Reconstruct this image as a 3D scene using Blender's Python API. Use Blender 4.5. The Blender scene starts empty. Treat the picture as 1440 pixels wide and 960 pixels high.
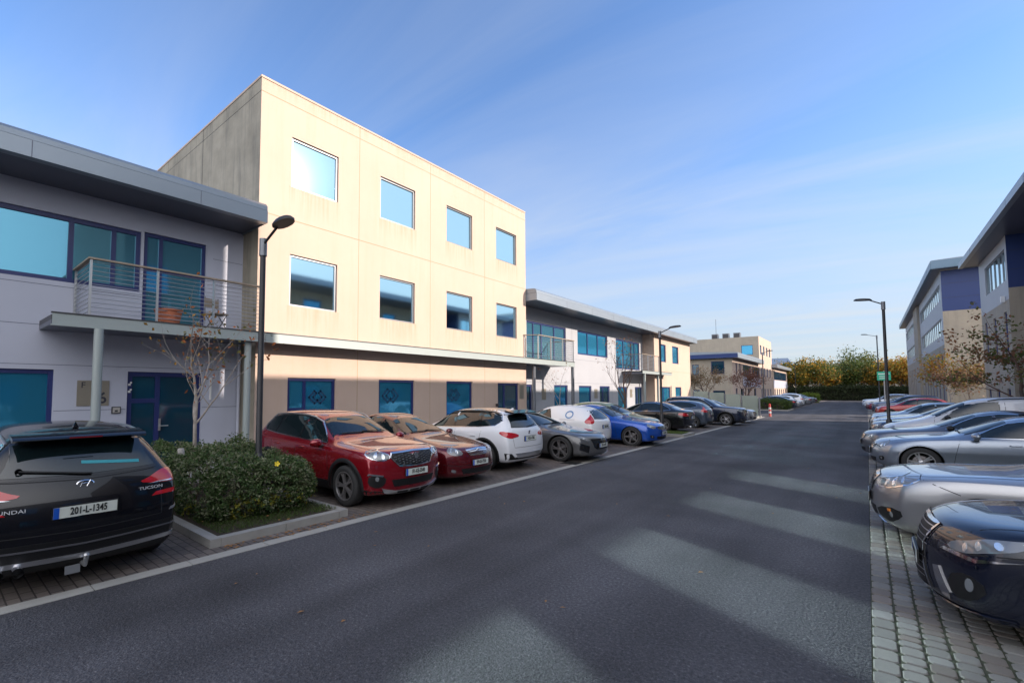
import bpy, bmesh, math, random
from math import sin, cos, pi, radians, sqrt, atan2
from mathutils import Vector, Matrix
from mathutils.bvhtree import BVHTree
from mathutils.geometry import delaunay_2d_cdt
random.seed(7)
SC = bpy.context.scene
COL = SC.collection

# ------------------------------------------------------------------ camera
cam = bpy.data.objects.new('camera', bpy.data.cameras.new('camera'))
COL.objects.link(cam)
cam.location = (0, 0, 2.0)
cam.rotation_euler = (radians(93.15), 0, radians(41.22))
cam.data.sensor_width = 36
cam.data.lens = 661 / 1440 * 36
cam.data.shift_x = 80 / 1440
cam.data.shift_y = 32.6 / 1440
cam.data.clip_start = .05
cam.data.clip_end = 3000
SC.camera = cam

# ------------------------------------------------------------------ light
AZ = radians(25.6)      # from +X towards +Y
EL = radians(22.1)
TS = Vector((cos(EL) * cos(AZ), cos(EL) * sin(AZ), sin(EL)))
sun = bpy.data.objects.new('sun', bpy.data.lights.new('sun', 'SUN'))
COL.objects.link(sun)
sun.rotation_euler = TS.to_track_quat('Z', 'Y').to_euler()
sun.location = (30, 20, 30)
sun.data.energy = 3.0
sun.data.angle = radians(.55)
sun.data.color = (1.0, .86, .74)
W = bpy.data.worlds.new('World'); SC.world = W; W.use_nodes = True
SC.view_settings.view_transform = 'Standard'
SC.view_settings.look = 'None'
SC.view_settings.exposure = 1.42
SC.view_settings.gamma = 1
SC.cycles.use_denoising = True
SC.cycles.max_bounces = 6
SC.cycles.caustics_reflective = True
SC.cycles.caustics_refractive = False
SC.cycles.sample_clamp_indirect = 12
SC.cycles.use_guiding = True
SC.cycles.use_surface_guiding = True
SC.cycles.guiding_training_samples = 64
SC.cycles.blur_glossy = 0

def world():
    nt = W.node_tree; N = nt.nodes; L = nt.links; N.clear()
    out = N.new('ShaderNodeOutputWorld'); bg = N.new('ShaderNodeBackground')
    sky = N.new('ShaderNodeTexSky'); sky.sky_type = 'NISHITA'; sky.sun_disc = False
    sky.sun_elevation = EL; sky.sun_rotation = pi / 2 - AZ
    sky.air_density = 1.0; sky.dust_density = .12; sky.ozone_density = 3.0; sky.altitude = 30
    tc = N.new('ShaderNodeTexCoord'); sep = N.new('ShaderNodeSeparateXYZ')
    L.new(tc.outputs['Generated'], sep.inputs[0])
    # project the view direction on a cloud layer: xy / (z + .12)
    ad = N.new('ShaderNodeMath'); ad.operation = 'ADD'; ad.inputs[1].default_value = .10
    L.new(sep.outputs[2], ad.inputs[0])
    mx = N.new('ShaderNodeMath'); mx.operation = 'MAXIMUM'; mx.inputs[1].default_value = .03
    L.new(ad.outputs[0], mx.inputs[0])
    vd = N.new('ShaderNodeVectorMath'); vd.operation = 'DIVIDE'
    cb = N.new('ShaderNodeCombineXYZ')
    for k in range(3): L.new(mx.outputs[0], cb.inputs[k])
    L.new(tc.outputs['Generated'], vd.inputs[0]); L.new(cb.outputs[0], vd.inputs[1])
    mp = N.new('ShaderNodeMapping'); mp.inputs['Rotation'].default_value = (0, 0, radians(35)); mp.inputs['Scale'].default_value = (.36, 1.4, 0)
    mp.inputs['Location'].default_value = (3.1, 1.2, 0)
    L.new(vd.outputs[0], mp.inputs[0])
    nz = N.new('ShaderNodeTexNoise'); nz.inputs['Scale'].default_value = 1.1; nz.inputs['Detail'].default_value = 9; nz.inputs['Roughness'].default_value = .58; nz.inputs['Distortion'].default_value = .9
    L.new(mp.outputs[0], nz.inputs[0])
    cr = N.new('ShaderNodeValToRGB'); cr.color_ramp.elements[0].position = .38; cr.color_ramp.elements[1].position = .80
    cr.color_ramp.elements[0].color = (0, 0, 0, 1); cr.color_ramp.elements[1].color = (1, 1, 1, 1)
    L.new(nz.outputs[0], cr.inputs[0])
    # more cloud low down, hardly any overhead
    mr = N.new('ShaderNodeMapRange'); mr.inputs[1].default_value = .0; mr.inputs[2].default_value = .52; mr.inputs[3].default_value = .9; mr.inputs[4].default_value = .2
    L.new(sep.outputs[2], mr.inputs[0])
    ml = N.new('ShaderNodeMath'); ml.operation = 'MULTIPLY'; L.new(cr.outputs[0], ml.inputs[0]); L.new(mr.outputs[0], ml.inputs[1])
    # thin veil near the horizon
    ve = N.new('ShaderNodeMapRange'); ve.interpolation_type = 'SMOOTHSTEP'
    ve.inputs[1].default_value = -.02; ve.inputs[2].default_value = .50; ve.inputs[3].default_value = .88; ve.inputs[4].default_value = .03
    L.new(sep.outputs[2], ve.inputs[0])
    mix = N.new('ShaderNodeMix'); mix.data_type = 'RGBA'
    tint = N.new('ShaderNodeMix'); tint.data_type = 'RGBA'; tint.blend_type = 'MULTIPLY'; tint.inputs[0].default_value = 1
    tint.inputs[7].default_value = (.62, .70, .82, 1)
    L.new(sky.outputs[0], tint.inputs[6])
    vm = N.new('ShaderNodeMix'); vm.data_type = 'RGBA'; L.new(ve.outputs[0], vm.inputs[0]); L.new(tint.outputs[2], vm.inputs[6]); vm.inputs[7].default_value = (1.60, 1.72, 1.90, 1)
    L.new(ml.outputs[0], mix.inputs[0]); L.new(vm.outputs[2], mix.inputs[6]); mix.inputs[7].default_value = (2.15, 2.25, 2.36, 1)
    # added sky tones: haze to dim the sun's glow, unseen bright fill behind viewer
    def lobe(prev, d, a, c, fmax, col):
        dt = N.new('ShaderNodeVectorMath'); dt.operation = 'DOT_PRODUCT'; dt.inputs[1].default_value = Vector(d).normalized(); L.new(tc.outputs['Generated'], dt.inputs[0])
        m_ = N.new('ShaderNodeMapRange'); m_.interpolation_type = 'SMOOTHSTEP'; m_.inputs[1].default_value = a; m_.inputs[2].default_value = c; m_.inputs[3].default_value = 0; m_.inputs[4].default_value = fmax
        L.new(dt.outputs['Value'], m_.inputs[0]); x_ = N.new('ShaderNodeMix'); x_.data_type = 'RGBA'
        L.new(m_.outputs[0], x_.inputs[0]); L.new(prev, x_.inputs[6]); x_.inputs[7].default_value = col; return x_.outputs[2]
    o1 = lobe(mix.outputs[2], TS, .62, .93, .88, (2.3, 2.5, 2.8, 1))
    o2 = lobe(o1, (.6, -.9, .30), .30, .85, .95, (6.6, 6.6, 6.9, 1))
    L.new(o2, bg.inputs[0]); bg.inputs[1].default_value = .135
    L.new(bg.outputs[0], out.inputs[0])
world()

# ------------------------------------------------------------------ materials
MATS = {}
def mat(name, col, rough=.6, metal=0., coat=0., spec=.5, noise=None, bump=None, streak=None, attr=False, trans=0., coatr=.03, ior=None):
    if name in MATS: return MATS[name]
    m = bpy.data.materials.new(name); m.use_nodes = True; MATS[name] = m
    nt = m.node_tree; N = nt.nodes; L = nt.links
    b = N['Principled BSDF']
    b.inputs['Base Color'].default_value = (*col, 1); b.inputs['Roughness'].default_value = rough
    b.inputs['Metallic'].default_value = metal; b.inputs['Coat Weight'].default_value = coat; b.inputs['Coat Roughness'].default_value = coatr
    b.inputs['Specular IOR Level'].default_value = spec
    if ior: b.inputs['IOR'].default_value = ior
    if trans: b.inputs['Transmission Weight'].default_value = trans
    src = None
    tc = N.new('ShaderNodeTexCoord')
    if attr:
        a = N.new('ShaderNodeAttribute'); a.attribute_name = 'col'; src = a.outputs['Color']
    if noise:      # (scale, amount, second colour)
        nz = N.new('ShaderNodeTexNoise'); nz.inputs['Scale'].default_value = noise[0]; nz.inputs['Detail'].default_value = 6
        nz.inputs['Roughness'].default_value = .62
        L.new(tc.outputs['Object'], nz.inputs[0])
        mr = N.new('ShaderNodeMapRange'); mr.inputs[1].default_value = .32; mr.inputs[2].default_value = .7; mr.inputs[3].default_value = 0; mr.inputs[4].default_value = noise[1]
        L.new(nz.outputs[0], mr.inputs[0])
        mx = N.new('ShaderNodeMix'); mx.data_type = 'RGBA'
        L.new(mr.outputs[0], mx.inputs[0])
        if src: L.new(src, mx.inputs[6])
        else: mx.inputs[6].default_value = (*col, 1)
        mx.inputs[7].default_value = (*noise[2], 1); src = mx.outputs[2]
    if streak:     # (strength, colour): vertical weather streaks
        mp = N.new('ShaderNodeMapping'); mp.inputs['Scale'].default_value = (2.2, 2.2, .16); L.new(tc.outputs['Object'], mp.inputs[0])
        nz = N.new('ShaderNodeTexNoise'); nz.inputs['Scale'].default_value = 1.6; nz.inputs['Detail'].default_value = 7; nz.inputs['Roughness'].default_value = .7
        L.new(mp.outputs[0], nz.inputs[0])
        mr = N.new('ShaderNodeMapRange'); mr.inputs[1].default_value = .5; mr.inputs[2].default_value = .78; mr.inputs[3].default_value = 0; mr.inputs[4].default_value = streak[0]
        L.new(nz.outputs[0], mr.inputs[0])
        mx = N.new('ShaderNodeMix'); mx.data_type = 'RGBA'; L.new(mr.outputs[0], mx.inputs[0])
        if src: L.new(src, mx.inputs[6])
        else: mx.inputs[6].default_value = (*col, 1)
        mx.inputs[7].default_value = (*streak[1], 1); src = mx.outputs[2]
    if src: L.new(src, b.inputs['Base Color'])
    if bump:       # (scale, distance)
        nz = N.new('ShaderNodeTexNoise'); nz.inputs['Scale'].default_value = bump[0]; nz.inputs['Detail'].default_value = 5
        L.new(tc.outputs['Object'], nz.inputs[0])
        bp = N.new('ShaderNodeBump'); bp.inputs['Strength'].default_value = .6; bp.inputs['Distance'].default_value = bump[1]
        L.new(nz.outputs[0], bp.inputs['Height']); L.new(bp.outputs[0], b.inputs['Normal'])
    return m

def paint(name, col, metal=.35, rough=.32):
    return mat('paint_' + name, col, rough, metal, coat=1.0, spec=.5, coatr=.02)

cream = mat('cream_render', (.50, .378, .305), .85, noise=(.55, .6, (.445, .335, .265)), bump=(60, .004), streak=(.45, (.42, .32, .22)))
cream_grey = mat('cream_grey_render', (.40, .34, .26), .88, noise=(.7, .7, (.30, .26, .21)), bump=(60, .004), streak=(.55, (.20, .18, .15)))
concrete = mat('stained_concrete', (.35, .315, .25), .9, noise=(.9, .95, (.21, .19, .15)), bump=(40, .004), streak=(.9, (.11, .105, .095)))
panel_grey = mat('grey_panel', (.43, .45, .53), .5, noise=(.8, .35, (.36, .38, .47)), bump=(30, .002))
panel_white = mat('white_panel', (.38, .39, .42), .5, noise=(.6, .45, (.31, .32, .35)))
panel_navy = mat('navy_panel', (.012, .035, .15), .5, noise=(.6, .3, (.010, .03, .12)))
joint = mat('dark_joint', (.06, .055, .05), .9)
joint_cream = mat('cream_joint', (.33, .24, .13), .9)
joint_grey = mat('panel_joint', (.13, .14, .18), .8)
navy = mat('navy_frame', (.018, .028, .12), .35)
silver = mat('silver_frame', (.17, .18, .20), .35, .5)
slate = mat('roof_metal', (.25, .29, .33), .38, .45, noise=(1.5, .4, (.20, .24, .29)))
fascia_m = mat('fascia_metal', (.27, .31, .35), .36, .4, noise=(.5, .5, (.22, .26, .31)))
fascia_blue = mat('fascia_blue', (.12, .19, .26), .38, .3, noise=(.5, .4, (.10, .16, .22)))
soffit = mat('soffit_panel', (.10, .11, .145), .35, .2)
steel_pale = mat('pale_steel', (.29, .33, .325), .5, .1, noise=(3, .4, (.28, .31, .30)))
steel = mat('galvanised_steel', (.45, .46, .47), .38, .75)
steel_dk = mat('dark_steel', (.05, .05, .055), .45, .3)
wood = mat('weathered_wood', (.30, .24, .18), .7, noise=(6, .6, (.2, .16, .12)))
lamp_m = mat('lamp_black', (.022, .022, .025), .42, .2)
white_pl = mat('white_plastic', (.75, .75, .73), .45)
bronze = mat('sign_metal', (.30, .27, .22), .4, .5)
glass_hi = mat('sky_glass', (.55, .82, .92), .05, 1.0, spec=.6)
glass_lo = mat('teal_glass', (.03, .25, .42), .07, .6, spec=1.0)
glass_dk = mat('dark_teal_glass', (.012, .06, .10), .06, .35, spec=1.0)
glass_or = mat('office_glass', (.12, .36, .48), .05, .7, spec=1.0)
logo_m = mat('window_film', (.01, .04, .10), .4)
terracotta = mat('terracotta', (.38, .12, .06), .8)


def tower_stains():
    m = cream.copy(); m.name = 'cream_render_stained'; nt = m.node_tree; N = nt.nodes; L = nt.links; b = N['Principled BSDF']
    src = b.inputs['Base Color'].links[0].from_socket
    tc = N.new('ShaderNodeTexCoord'); sp = N.new('ShaderNodeSeparateXYZ'); L.new(tc.outputs['Object'], sp.inputs[0])
    def M(op, a, c=None, d=None):
        n = N.new('ShaderNodeMath'); n.operation = op
        for i, v in enumerate((a, c, d)):
            if v is None: continue
            if isinstance(v, (int, float)): n.inputs[i].default_value = v
            else: L.new(v, n.inputs[i])
        return n.outputs[0]
    y = sp.outputs[1]; z = sp.outputs[2]
    ph = M('FRACT', M('DIVIDE', M('SUBTRACT', y, 6.9), 3.385))
    iny = M('MULTIPLY', M('LESS_THAN', ph, .53), M('GREATER_THAN', ph, .0))
    tot = None
    for z0 in (4.46, 7.98):
        t = M('DIVIDE', M('SUBTRACT', z0, z), .9)        # 0 at the sill, 1 at .9 m below
        f = M('MULTIPLY', M('GREATER_THAN', t, 0.0), M('MAXIMUM', M('SUBTRACT', 1.0, t), 0.0))
        tot = f if tot is None else M('ADD', tot, f)
    t = M('DIVIDE', M('SUBTRACT', 10.85, z), .5); tot2 = M('MULTIPLY', M('MAXIMUM', M('SUBTRACT', 1.0, t), 0.0), .8)
    mp = N.new('ShaderNodeMapping'); mp.inputs['Scale'].default_value = (1, 6.5, .35); L.new(tc.outputs['Object'], mp.inputs[0])
    nz = N.new('ShaderNodeTexNoise'); nz.inputs['Scale'].default_value = 1.5; nz.inputs['Detail'].default_value = 8; nz.inputs['Roughness'].default_value = .7; L.new(mp.outputs[0], nz.inputs[0])
    s = N.new('ShaderNodeMapRange'); s.inputs[1].default_value = .42; s.inputs[2].default_value = .72; L.new(nz.outputs[0], s.inputs[0])
    fac = M('MINIMUM', M('MULTIPLY', M('ADD', M('MULTIPLY', tot, iny), tot2), M('MULTIPLY', s.outputs[0], .75)), .7)
    mx = N.new('ShaderNodeMix'); mx.data_type = 'RGBA'; L.new(fac, mx.inputs[0]); L.new(src, mx.inputs[6]); mx.inputs[7].default_value = (.36, .24, .14, 1)
    L.new(mx.outputs[2], b.inputs['Base Color'])
    return m
cream_st = tower_stains()

# ------------------------------------------------------------------ mesh helper
class MB:
    def __init__(s): s.v = []; s.f = []; s.m = []; s.c = []
    def add(s, vs, fs, m=0):
        o = len(s.v); s.v += [tuple(v) for v in vs]
        for f in fs: s.f.append([i + o for i in f]); s.m.append(m)
    def quad(s, a, b, c, d, m=0): s.add([a, b, c, d], [(0, 1, 2, 3)], m)
    def box(s, x0, x1, y0, y1, z0, z1, m=0):
        if x0 > x1: x0, x1 = x1, x0
        if y0 > y1: y0, y1 = y1, y0
        if z0 > z1: z0, z1 = z1, z0
        s.add([(x0, y0, z0), (x1, y0, z0), (x1, y1, z0), (x0, y1, z0), (x0, y0, z1), (x1, y0, z1), (x1, y1, z1), (x0, y1, z1)],
              [(0, 3, 2, 1), (4, 5, 6, 7), (0, 1, 5, 4), (1, 2, 6, 5), (2, 3, 7, 6), (3, 0, 4, 7)], m)
    def prism(s, pts, axis, a, b, m=0):
        """closed polygon pts (p,q) extruded along axis 0/1/2 from a to b"""
        def P(p, q, t): return [(t, p, q), (p, t, q), (p, q, t)][axis]
        n = len(pts); vs = [P(p, q, a) for p, q in pts] + [P(p, q, b) for p, q in pts]
        fs = [list(range(n))[::-1], list(range(n, 2 * n))] + [(i, (i + 1) % n, n + (i + 1) % n, n + i) for i in range(n)]
        s.add(vs, fs, m)
    def tube(s, pts, rad, n=8, m=0, cap=True):
        pts = [Vector(p) for p in pts]
        if not hasattr(rad, '__len__'): rad = [rad] * len(pts)
        up = None; rings = []
        for i, p in enumerate(pts):
            d = (pts[min(i + 1, len(pts) - 1)] - pts[max(i - 1, 0)])
            if d.length < 1e-9: d = Vector((0, 0, 1))
            d.normalize()
            if up is None: up = Vector((0, 0, 1)) if abs(d.z) < .9 else Vector((1, 0, 0))
            r = d.cross(up)
            if r.length < 1e-4: r = d.cross(Vector((.3, .8, .1)))
            r.normalize(); u2 = r.cross(d); up = u2
            rings.append([p + (r * cos(2 * pi * k / n) + u2 * sin(2 * pi * k / n)) * rad[i] for k in range(n)])
        o = [v for r in rings for v in r]; f = []
        for i in range(len(pts) - 1):
            for k in range(n): f.append((i * n + k, i * n + (k + 1) % n, (i + 1) * n + (k + 1) % n, (i + 1) * n + k))
        if cap: f.append(tuple(range(n))[::-1]); f.append(tuple(range((len(pts) - 1) * n, len(pts) * n)))
        s.add(o, f, m)
    def lathe(s, prof, n=24, axis='Z', c=(0, 0, 0), m=0):
        """prof list of (r, h)"""
        vs = []; fs = []
        for r, h in prof:
            for k in range(n):
                a = 2 * pi * k / n; p = (r * cos(a), r * sin(a), h)
                if axis == 'Y': p = (p[0], p[2], p[1])
                if axis == 'X': p = (p[2], p[0], p[1])
                vs.append((p[0] + c[0], p[1] + c[1], p[2] + c[2]))
        for i in range(len(prof) - 1):
            for k in range(n): fs.append((i * n + k, i * n + (k + 1) % n, (i + 1) * n + (k + 1) % n, (i + 1) * n + k))
        s.add(vs, fs, m)
    def build(s, name, mats, parent=None, smooth=False, fix=True, cols=None, loc=None):
        me = bpy.data.meshes.new(name); me.from_pydata(s.v, [], s.f)
        if not hasattr(mats, '__len__'): mats = [mats]
        for m in mats: me.materials.append(m)
        me.polygons.foreach_set('material_index', s.m)
        if fix:
            bm = bmesh.new(); bm.from_mesh(me); bmesh.ops.recalc_face_normals(bm, faces=bm.faces[:]); bm.to_mesh(me); bm.free()
        if smooth:
            me.polygons.foreach_set('use_smooth', [True] * len(me.polygons))
            me.set_sharp_from_angle(angle=radians(smooth if smooth is not True else 40))
        if cols:
            at = me.color_attributes.new('col', 'FLOAT_COLOR', 'POINT')
            fl = []
            for c in cols: fl += [c[0], c[1], c[2], 1]
            at.data.foreach_set('color', fl)
        me.update()
        o = bpy.data.objects.new(name, me); COL.objects.link(o)
        if parent: o.parent = parent
        if loc: o.location = loc
        return o

def thing(name, label, cat, loc=(0, 0, 0), rz=0, group=None):
    o = bpy.data.objects.new(name, None); COL.objects.link(o); o.location = loc; o.rotation_euler = (0, 0, rz)
    o.empty_display_size = .3
    o['label'] = label; o['category'] = cat
    if group: o['group'] = group
    return o
def tag(o, label, cat, group=None):
    o['label'] = label; o['category'] = cat
    if group: o['group'] = group
    return o
def struct(o, kind='structure'): o['kind'] = kind; return o
def mesh_of(me, name, parent, loc=(0, 0, 0), rot=(0, 0, 0), label=None):
    o = bpy.data.objects.new(name, me); COL.objects.link(o); o.parent = parent; o.location = loc; o.rotation_euler = rot
    if label: o['label'] = label
    return o

def text_mesh(txt, size, m, ext=.002, sx=1.0, bold=0.0):
    cu = bpy.data.curves.new('t', 'FONT'); cu.body = txt; cu.size = size; cu.extrude = ext; cu.offset = bold
    cu.align_x = 'CENTER'; cu.align_y = 'CENTER'; cu.resolution_u = 3
    o = bpy.data.objects.new('t', cu); COL.objects.link(o)
    dg = bpy.context.evaluated_depsgraph_get(); dg.update()
    me = bpy.data.meshes.new_from_object(o.evaluated_get(dg))
    bpy.data.objects.remove(o); bpy.data.curves.remove(cu)
    me.transform(Matrix.Diagonal((sx, 1, 1, 1)))
    me.materials.clear(); me.materials.append(m)
    return me
# ================================================================== GROUND
def ground_mats():
    # asphalt: stone speckle, tyre-worn patches
    m = bpy.data.materials.new('asphalt'); m.use_nodes = True; nt = m.node_tree; N = nt.nodes; L = nt.links; b = N['Principled BSDF']
    tc = N.new('ShaderNodeTexCoord')
    n1 = N.new('ShaderNodeTexNoise'); n1.inputs['Scale'].default_value = 34; n1.inputs['Detail'].default_value = 8; n1.inputs['Roughness'].default_value = .85
    v1 = N.new('ShaderNodeTexVoronoi'); v1.inputs['Scale'].default_value = 60
    n2 = N.new('ShaderNodeTexNoise'); n2.inputs['Scale'].default_value = .5; n2.inputs['Detail'].default_value = 5
    for n in (n1, v1, n2): L.new(tc.outputs['Object'], n.inputs['Vector'])
    r1 = N.new('ShaderNodeValToRGB'); e = r1.color_ramp.elements
    e[0].position = .36; e[0].color = (.022, .022, .026, 1); e[1].position = .57; e[1].color = (.082, .081, .088, 1)
    x = e.new(.70); x.color = (.26, .26, .26, 1)
    L.new(n1.outputs[0], r1.inputs[0])
    r2 = N.new('ShaderNodeMapRange'); r2.inputs[1].default_value = .3; r2.inputs[2].default_value = .7; r2.inputs[3].default_value = .72; r2.inputs[4].default_value = 1.35
    L.new(n2.outputs[0], r2.inputs[0])
    # darker rubbed wheel tracks running along the road
    sp = N.new('ShaderNodeMapping'); sp.inputs['Scale'].default_value = (1.1, .05, 1); L.new(tc.outputs['Object'], sp.inputs[0])
    n3 = N.new('ShaderNodeTexNoise'); n3.inputs['Scale'].default_value = 1.0; n3.inputs['Detail'].default_value = 4; L.new(sp.outputs[0], n3.inputs[0])
    r3 = N.new('ShaderNodeMapRange'); r3.inputs[1].default_value = .35; r3.inputs[2].default_value = .65; r3.inputs[3].default_value = .76; r3.inputs[4].default_value = 1.2; L.new(n3.outputs[0], r3.inputs[0])
    mu = N.new('ShaderNodeMath'); mu.operation = 'MULTIPLY'; L.new(r2.outputs[0], mu.inputs[0]); L.new(r3.outputs[0], mu.inputs[1]); r2 = mu
    mx = N.new('ShaderNodeVectorMath'); mx.operation = 'SCALE'; L.new(r1.outputs[0], mx.inputs[0]); L.new(r2.outputs[0], mx.inputs['Scale'])
    L.new(mx.outputs[0], b.inputs['Base Color'])
    bp = N.new('ShaderNodeBump'); bp.inputs['Strength'].default_value = .8; bp.inputs['Distance'].default_value = .010
    L.new(v1.outputs['Distance'], bp.inputs['Height']); L.new(bp.outputs[0], b.inputs['Normal'])
    b.inputs['Roughness'].default_value = .85; b.inputs['Specular IOR Level'].default_value = .3
    # pavers
    def brick(name, c1, c2, mo, sc, wd, ht, ms, rot=0, frac=.5):
        m2 = bpy.data.materials.new(name); m2.use_nodes = True; nt = m2.node_tree; N = nt.nodes; L = nt.links; b = N['Principled BSDF']
        tc = N.new('ShaderNodeTexCoord'); mp = N.new('ShaderNodeMapping'); mp.inputs['Rotation'].default_value = (0, 0, rot)
        L.new(tc.outputs['Object'], mp.inputs[0])
        br = N.new('ShaderNodeTexBrick'); br.offset = frac
        br.inputs['Color1'].default_value = (*c1, 1); br.inputs['Color2'].default_value = (*c2, 1); br.inputs['Mortar'].default_value = (*mo, 1)
        br.inputs['Scale'].default_value = sc; br.inputs['Brick Width'].default_value = wd; br.inputs['Row Height'].default_value = ht
        br.inputs['Mortar Size'].default_value = ms; br.inputs['Mortar Smooth'].default_value = .3; br.inputs['Bias'].default_value = -.1
        L.new(mp.outputs[0], br.inputs[0])
        nz = N.new('ShaderNodeTexNoise'); nz.inputs['Scale'].default_value = 1.3; nz.inputs['Detail'].default_value = 7; L.new(tc.outputs['Object'], nz.inputs[0])
        mr = N.new('ShaderNodeMapRange'); mr.inputs[1].default_value = .3; mr.inputs[2].default_value = .7; mr.inputs[3].default_value = .65; mr.inputs[4].default_value = 1.25
        L.new(nz.outputs[0], mr.inputs[0])
        sc2 = N.new('ShaderNodeVectorMath'); sc2.operation = 'SCALE'; L.new(br.outputs[0], sc2.inputs[0]); L.new(mr.outputs[0], sc2.inputs['Scale'])
        L.new(sc2.outputs[0], b.inputs['Base Color'])
        bp = N.new('ShaderNodeBump'); bp.inputs['Strength'].default_value = .7; bp.inputs['Distance'].default_value = .006; bp.invert = True
        L.new(br.outputs['Fac'], bp.inputs['Height']); L.new(bp.outputs[0], b.inputs['Normal']); b.inputs['Roughness'].default_value = .8
        return m2
    return (m, brick('bay_pavers', (.15, .125, .11), (.10, .085, .08), (.035, .03, .026), 1, .205, .105, .008, 0),
            brick('far_pavers', (.20, .18, .16), (.15, .13, .12), (.05, .055, .03), 1, .17, .14, .012, pi / 2))
asphalt, pav_l, pav_r = ground_mats()
kerb_m = mat('kerb_concrete', (.30, .29, .27), .85, noise=(4, .6, (.22, .21, .19)), bump=(70, .004))
channel_m = mat('channel_concrete', (.34, .33, .30), .85, noise=(3, .5, (.25, .24, .21)), bump=(70, .004))
soil = mat('soil', (.035, .028, .02), .95, noise=(5, .8, (.07, .05, .03)), bump=(30, .02))
grassy = mat('mossy_ground', (.035, .06, .018), .95, noise=(6, .8, (.06, .045, .025)), bump=(50, .015))
path_m = mat('footpath_concrete', (.27, .26, .25), .85, noise=(2, .5, (.22, .21, .2)), bump=(50, .003))
cobble_m = mat('cobbles', (.2, .2, .2), .78, attr=True, noise=(9, .35, (.12, .115, .10)), bump=(90, .004))
moss = mat('moss_joints', (.035, .045, .02), .95, noise=(7, .8, (.06, .055, .04)), bump=(80, .01))

b = MB(); b.quad((-400, -300, -.03), (400, -300, -.03), (400, 900, -.03), (-400, 900, -.03)); struct(b.build('ground', mat('rough_ground', (.07, .07, .06), .95, noise=(.2, .6, (.05, .06, .03)))))
def sheet(name, rects, m, z):
    b = MB()
    for x0, x1, y0, y1 in rects: b.quad((x0, y0, z), (x1, y0, z), (x1, y1, z), (x0, y1, z))
    return struct(b.build(name, m))
sheet('road', [(-5.93, -.05, -30, 160), (-42, -5.93, 42.5, 57)], asphalt, 0.0)
sheet('parking_bays', [(-11.0, -6.08, -14, 42.5), (-11, -5.93, 57, 150)], pav_l, .002)
sheet('opposite_parking_bays', [(-.05, 4.9, 31, 150), (-.05, 4.9, -20, .8), (3.2, 4.9, .8, 31)], pav_r, 0.002)
sheet('joint_bed', [(-.05, 3.25, .8, 31)], moss, -.004)
# real cobbles beside the road
cb = MB(); cols = []
rnd = random.Random(3)
x = -.05; ci = 0
while x < 3.1:
    wx = .15 if ci else .16
    y = .8 + rnd.random() * .1
    while y < 30.9:
        ly = rnd.choice((.115, .165, .165, .14)) if ci else .21
        g = .006
        x0, x1, y0, y1 = x + g, x + wx - g, y + g * 1.1, y + ly - g * 1.1
        h = .004 + rnd.random() * .005; e = .009; c = .024
        jx = rnd.uniform(-.003, .003)
        x0 += jx; x1 += jx
        base = [(x0 + c, y0), (x1 - c, y0), (x1, y0 + c), (x1, y1 - c), (x1 - c, y1), (x0 + c, y1), (x0, y1 - c), (x0, y0 + c)]
        mx_, my_ = (x0 + x1) / 2, (y0 + y1) / 2
        top = [(mx_ + (p - mx_) * (1 - 2 * e / wx), my_ + (q - my_) * (1 - 2 * e / ly)) for p, q in base]
        vs = [(p, q, -.012) for p, q in base] + [(mx_ + (p - mx_) * .97, my_ + (q - my_) * .97, h - .006) for p, q in base] + [(p, q, h) for p, q in top]
        fs = [(i, (i + 1) % 8, 8 + (i + 1) % 8, 8 + i) for i in range(8)] + [(8 + i, 8 + (i + 1) % 8, 16 + (i + 1) % 8, 16 + i) for i in range(8)] + [tuple(range(16, 24))]
        cb.add(vs, fs)
        t = rnd.random(); v = .85 + .35 * rnd.random()
        cc = (.175 * v, .168 * v, .150 * v) if t < .6 else ((.155 * v, .132 * v, .112 * v) if t < .85 else (.205 * v, .20 * v, .183 * v))
        cols += [cc] * 24
        y += ly
    x += wx; ci += 1
struct(cb.build('cobble_paving', cobble_m, cols=cols, fix=False, smooth=25))
# channel strip between road and bays (precast lengths)
b = MB(); y = -14.3
while y < 42:
    b.box(-6.085, -5.90, y, y + .905, -.02, .006); y += .915
struct(b.build('channel_strip', channel_m))
sheet('footpath', [(-13.45, -11.12, -14, 42.5)], path_m, .10)
b = MB(); y = -14.
while y < 42.4: b.box(-11.12, -11.0, y, y + .905, -.02, .103); y += .915
struct(b.build('footpath_kerb', kerb_m))
sheet('far_footpath', [(-14, -11.0, 57, 150)], path_m, .06)
sheet('opposite_footpath', [(4.9, 9.2, -20, 43), (4.9, 9.2, 58, 150), (-16, 30, 150, 152)], path_m, .05)
def island(x0, x1, y0, y1, m, name='planting_island'):
    k = MB(); t = .13
    for a in (0, 1):
        yy = y0 if a == 0 else y1 - t
        x = x0
        while x < x1 - .01: e = min(x + .9, x1); k.box(x, e - .008, yy, yy + t, -.02, .11); x = e
    y = y0 + t
    while y < y1 - t - .01: e = min(y + .9, y1 - t); k.box(x1 - t, x1, y + .004, e - .004, -.02, .108); k.box(x0, x0 + t, y + .004, e - .004, -.02, .108); y = e
    struct(k.build(name + '_kerb', kerb_m))
    q = MB(); n = 14
    for i in range(n):
        for j in range(n):
            def P(i, j):
                X = x0 + t + (x1 - x0 - 2 * t) * i / n; Y = y0 + t + (y1 - y0 - 2 * t) * j / n
                e = min(i, n - i, j, n - j) / n
                return (X, Y, .07 + .06 * min(1, e * 4) + .012 * sin(i * 2.1 + j * 3.3))
            q.quad(P(i, j), P(i + 1, j), P(i + 1, j + 1), P(i, j + 1))
    struct(q.build(name + '_soil', m, smooth=True))
island(-10.6, -6.32, 2.52, 4.62, soil)
island(-10.4, -5.98, 21.7, 23.4, grassy)
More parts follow.
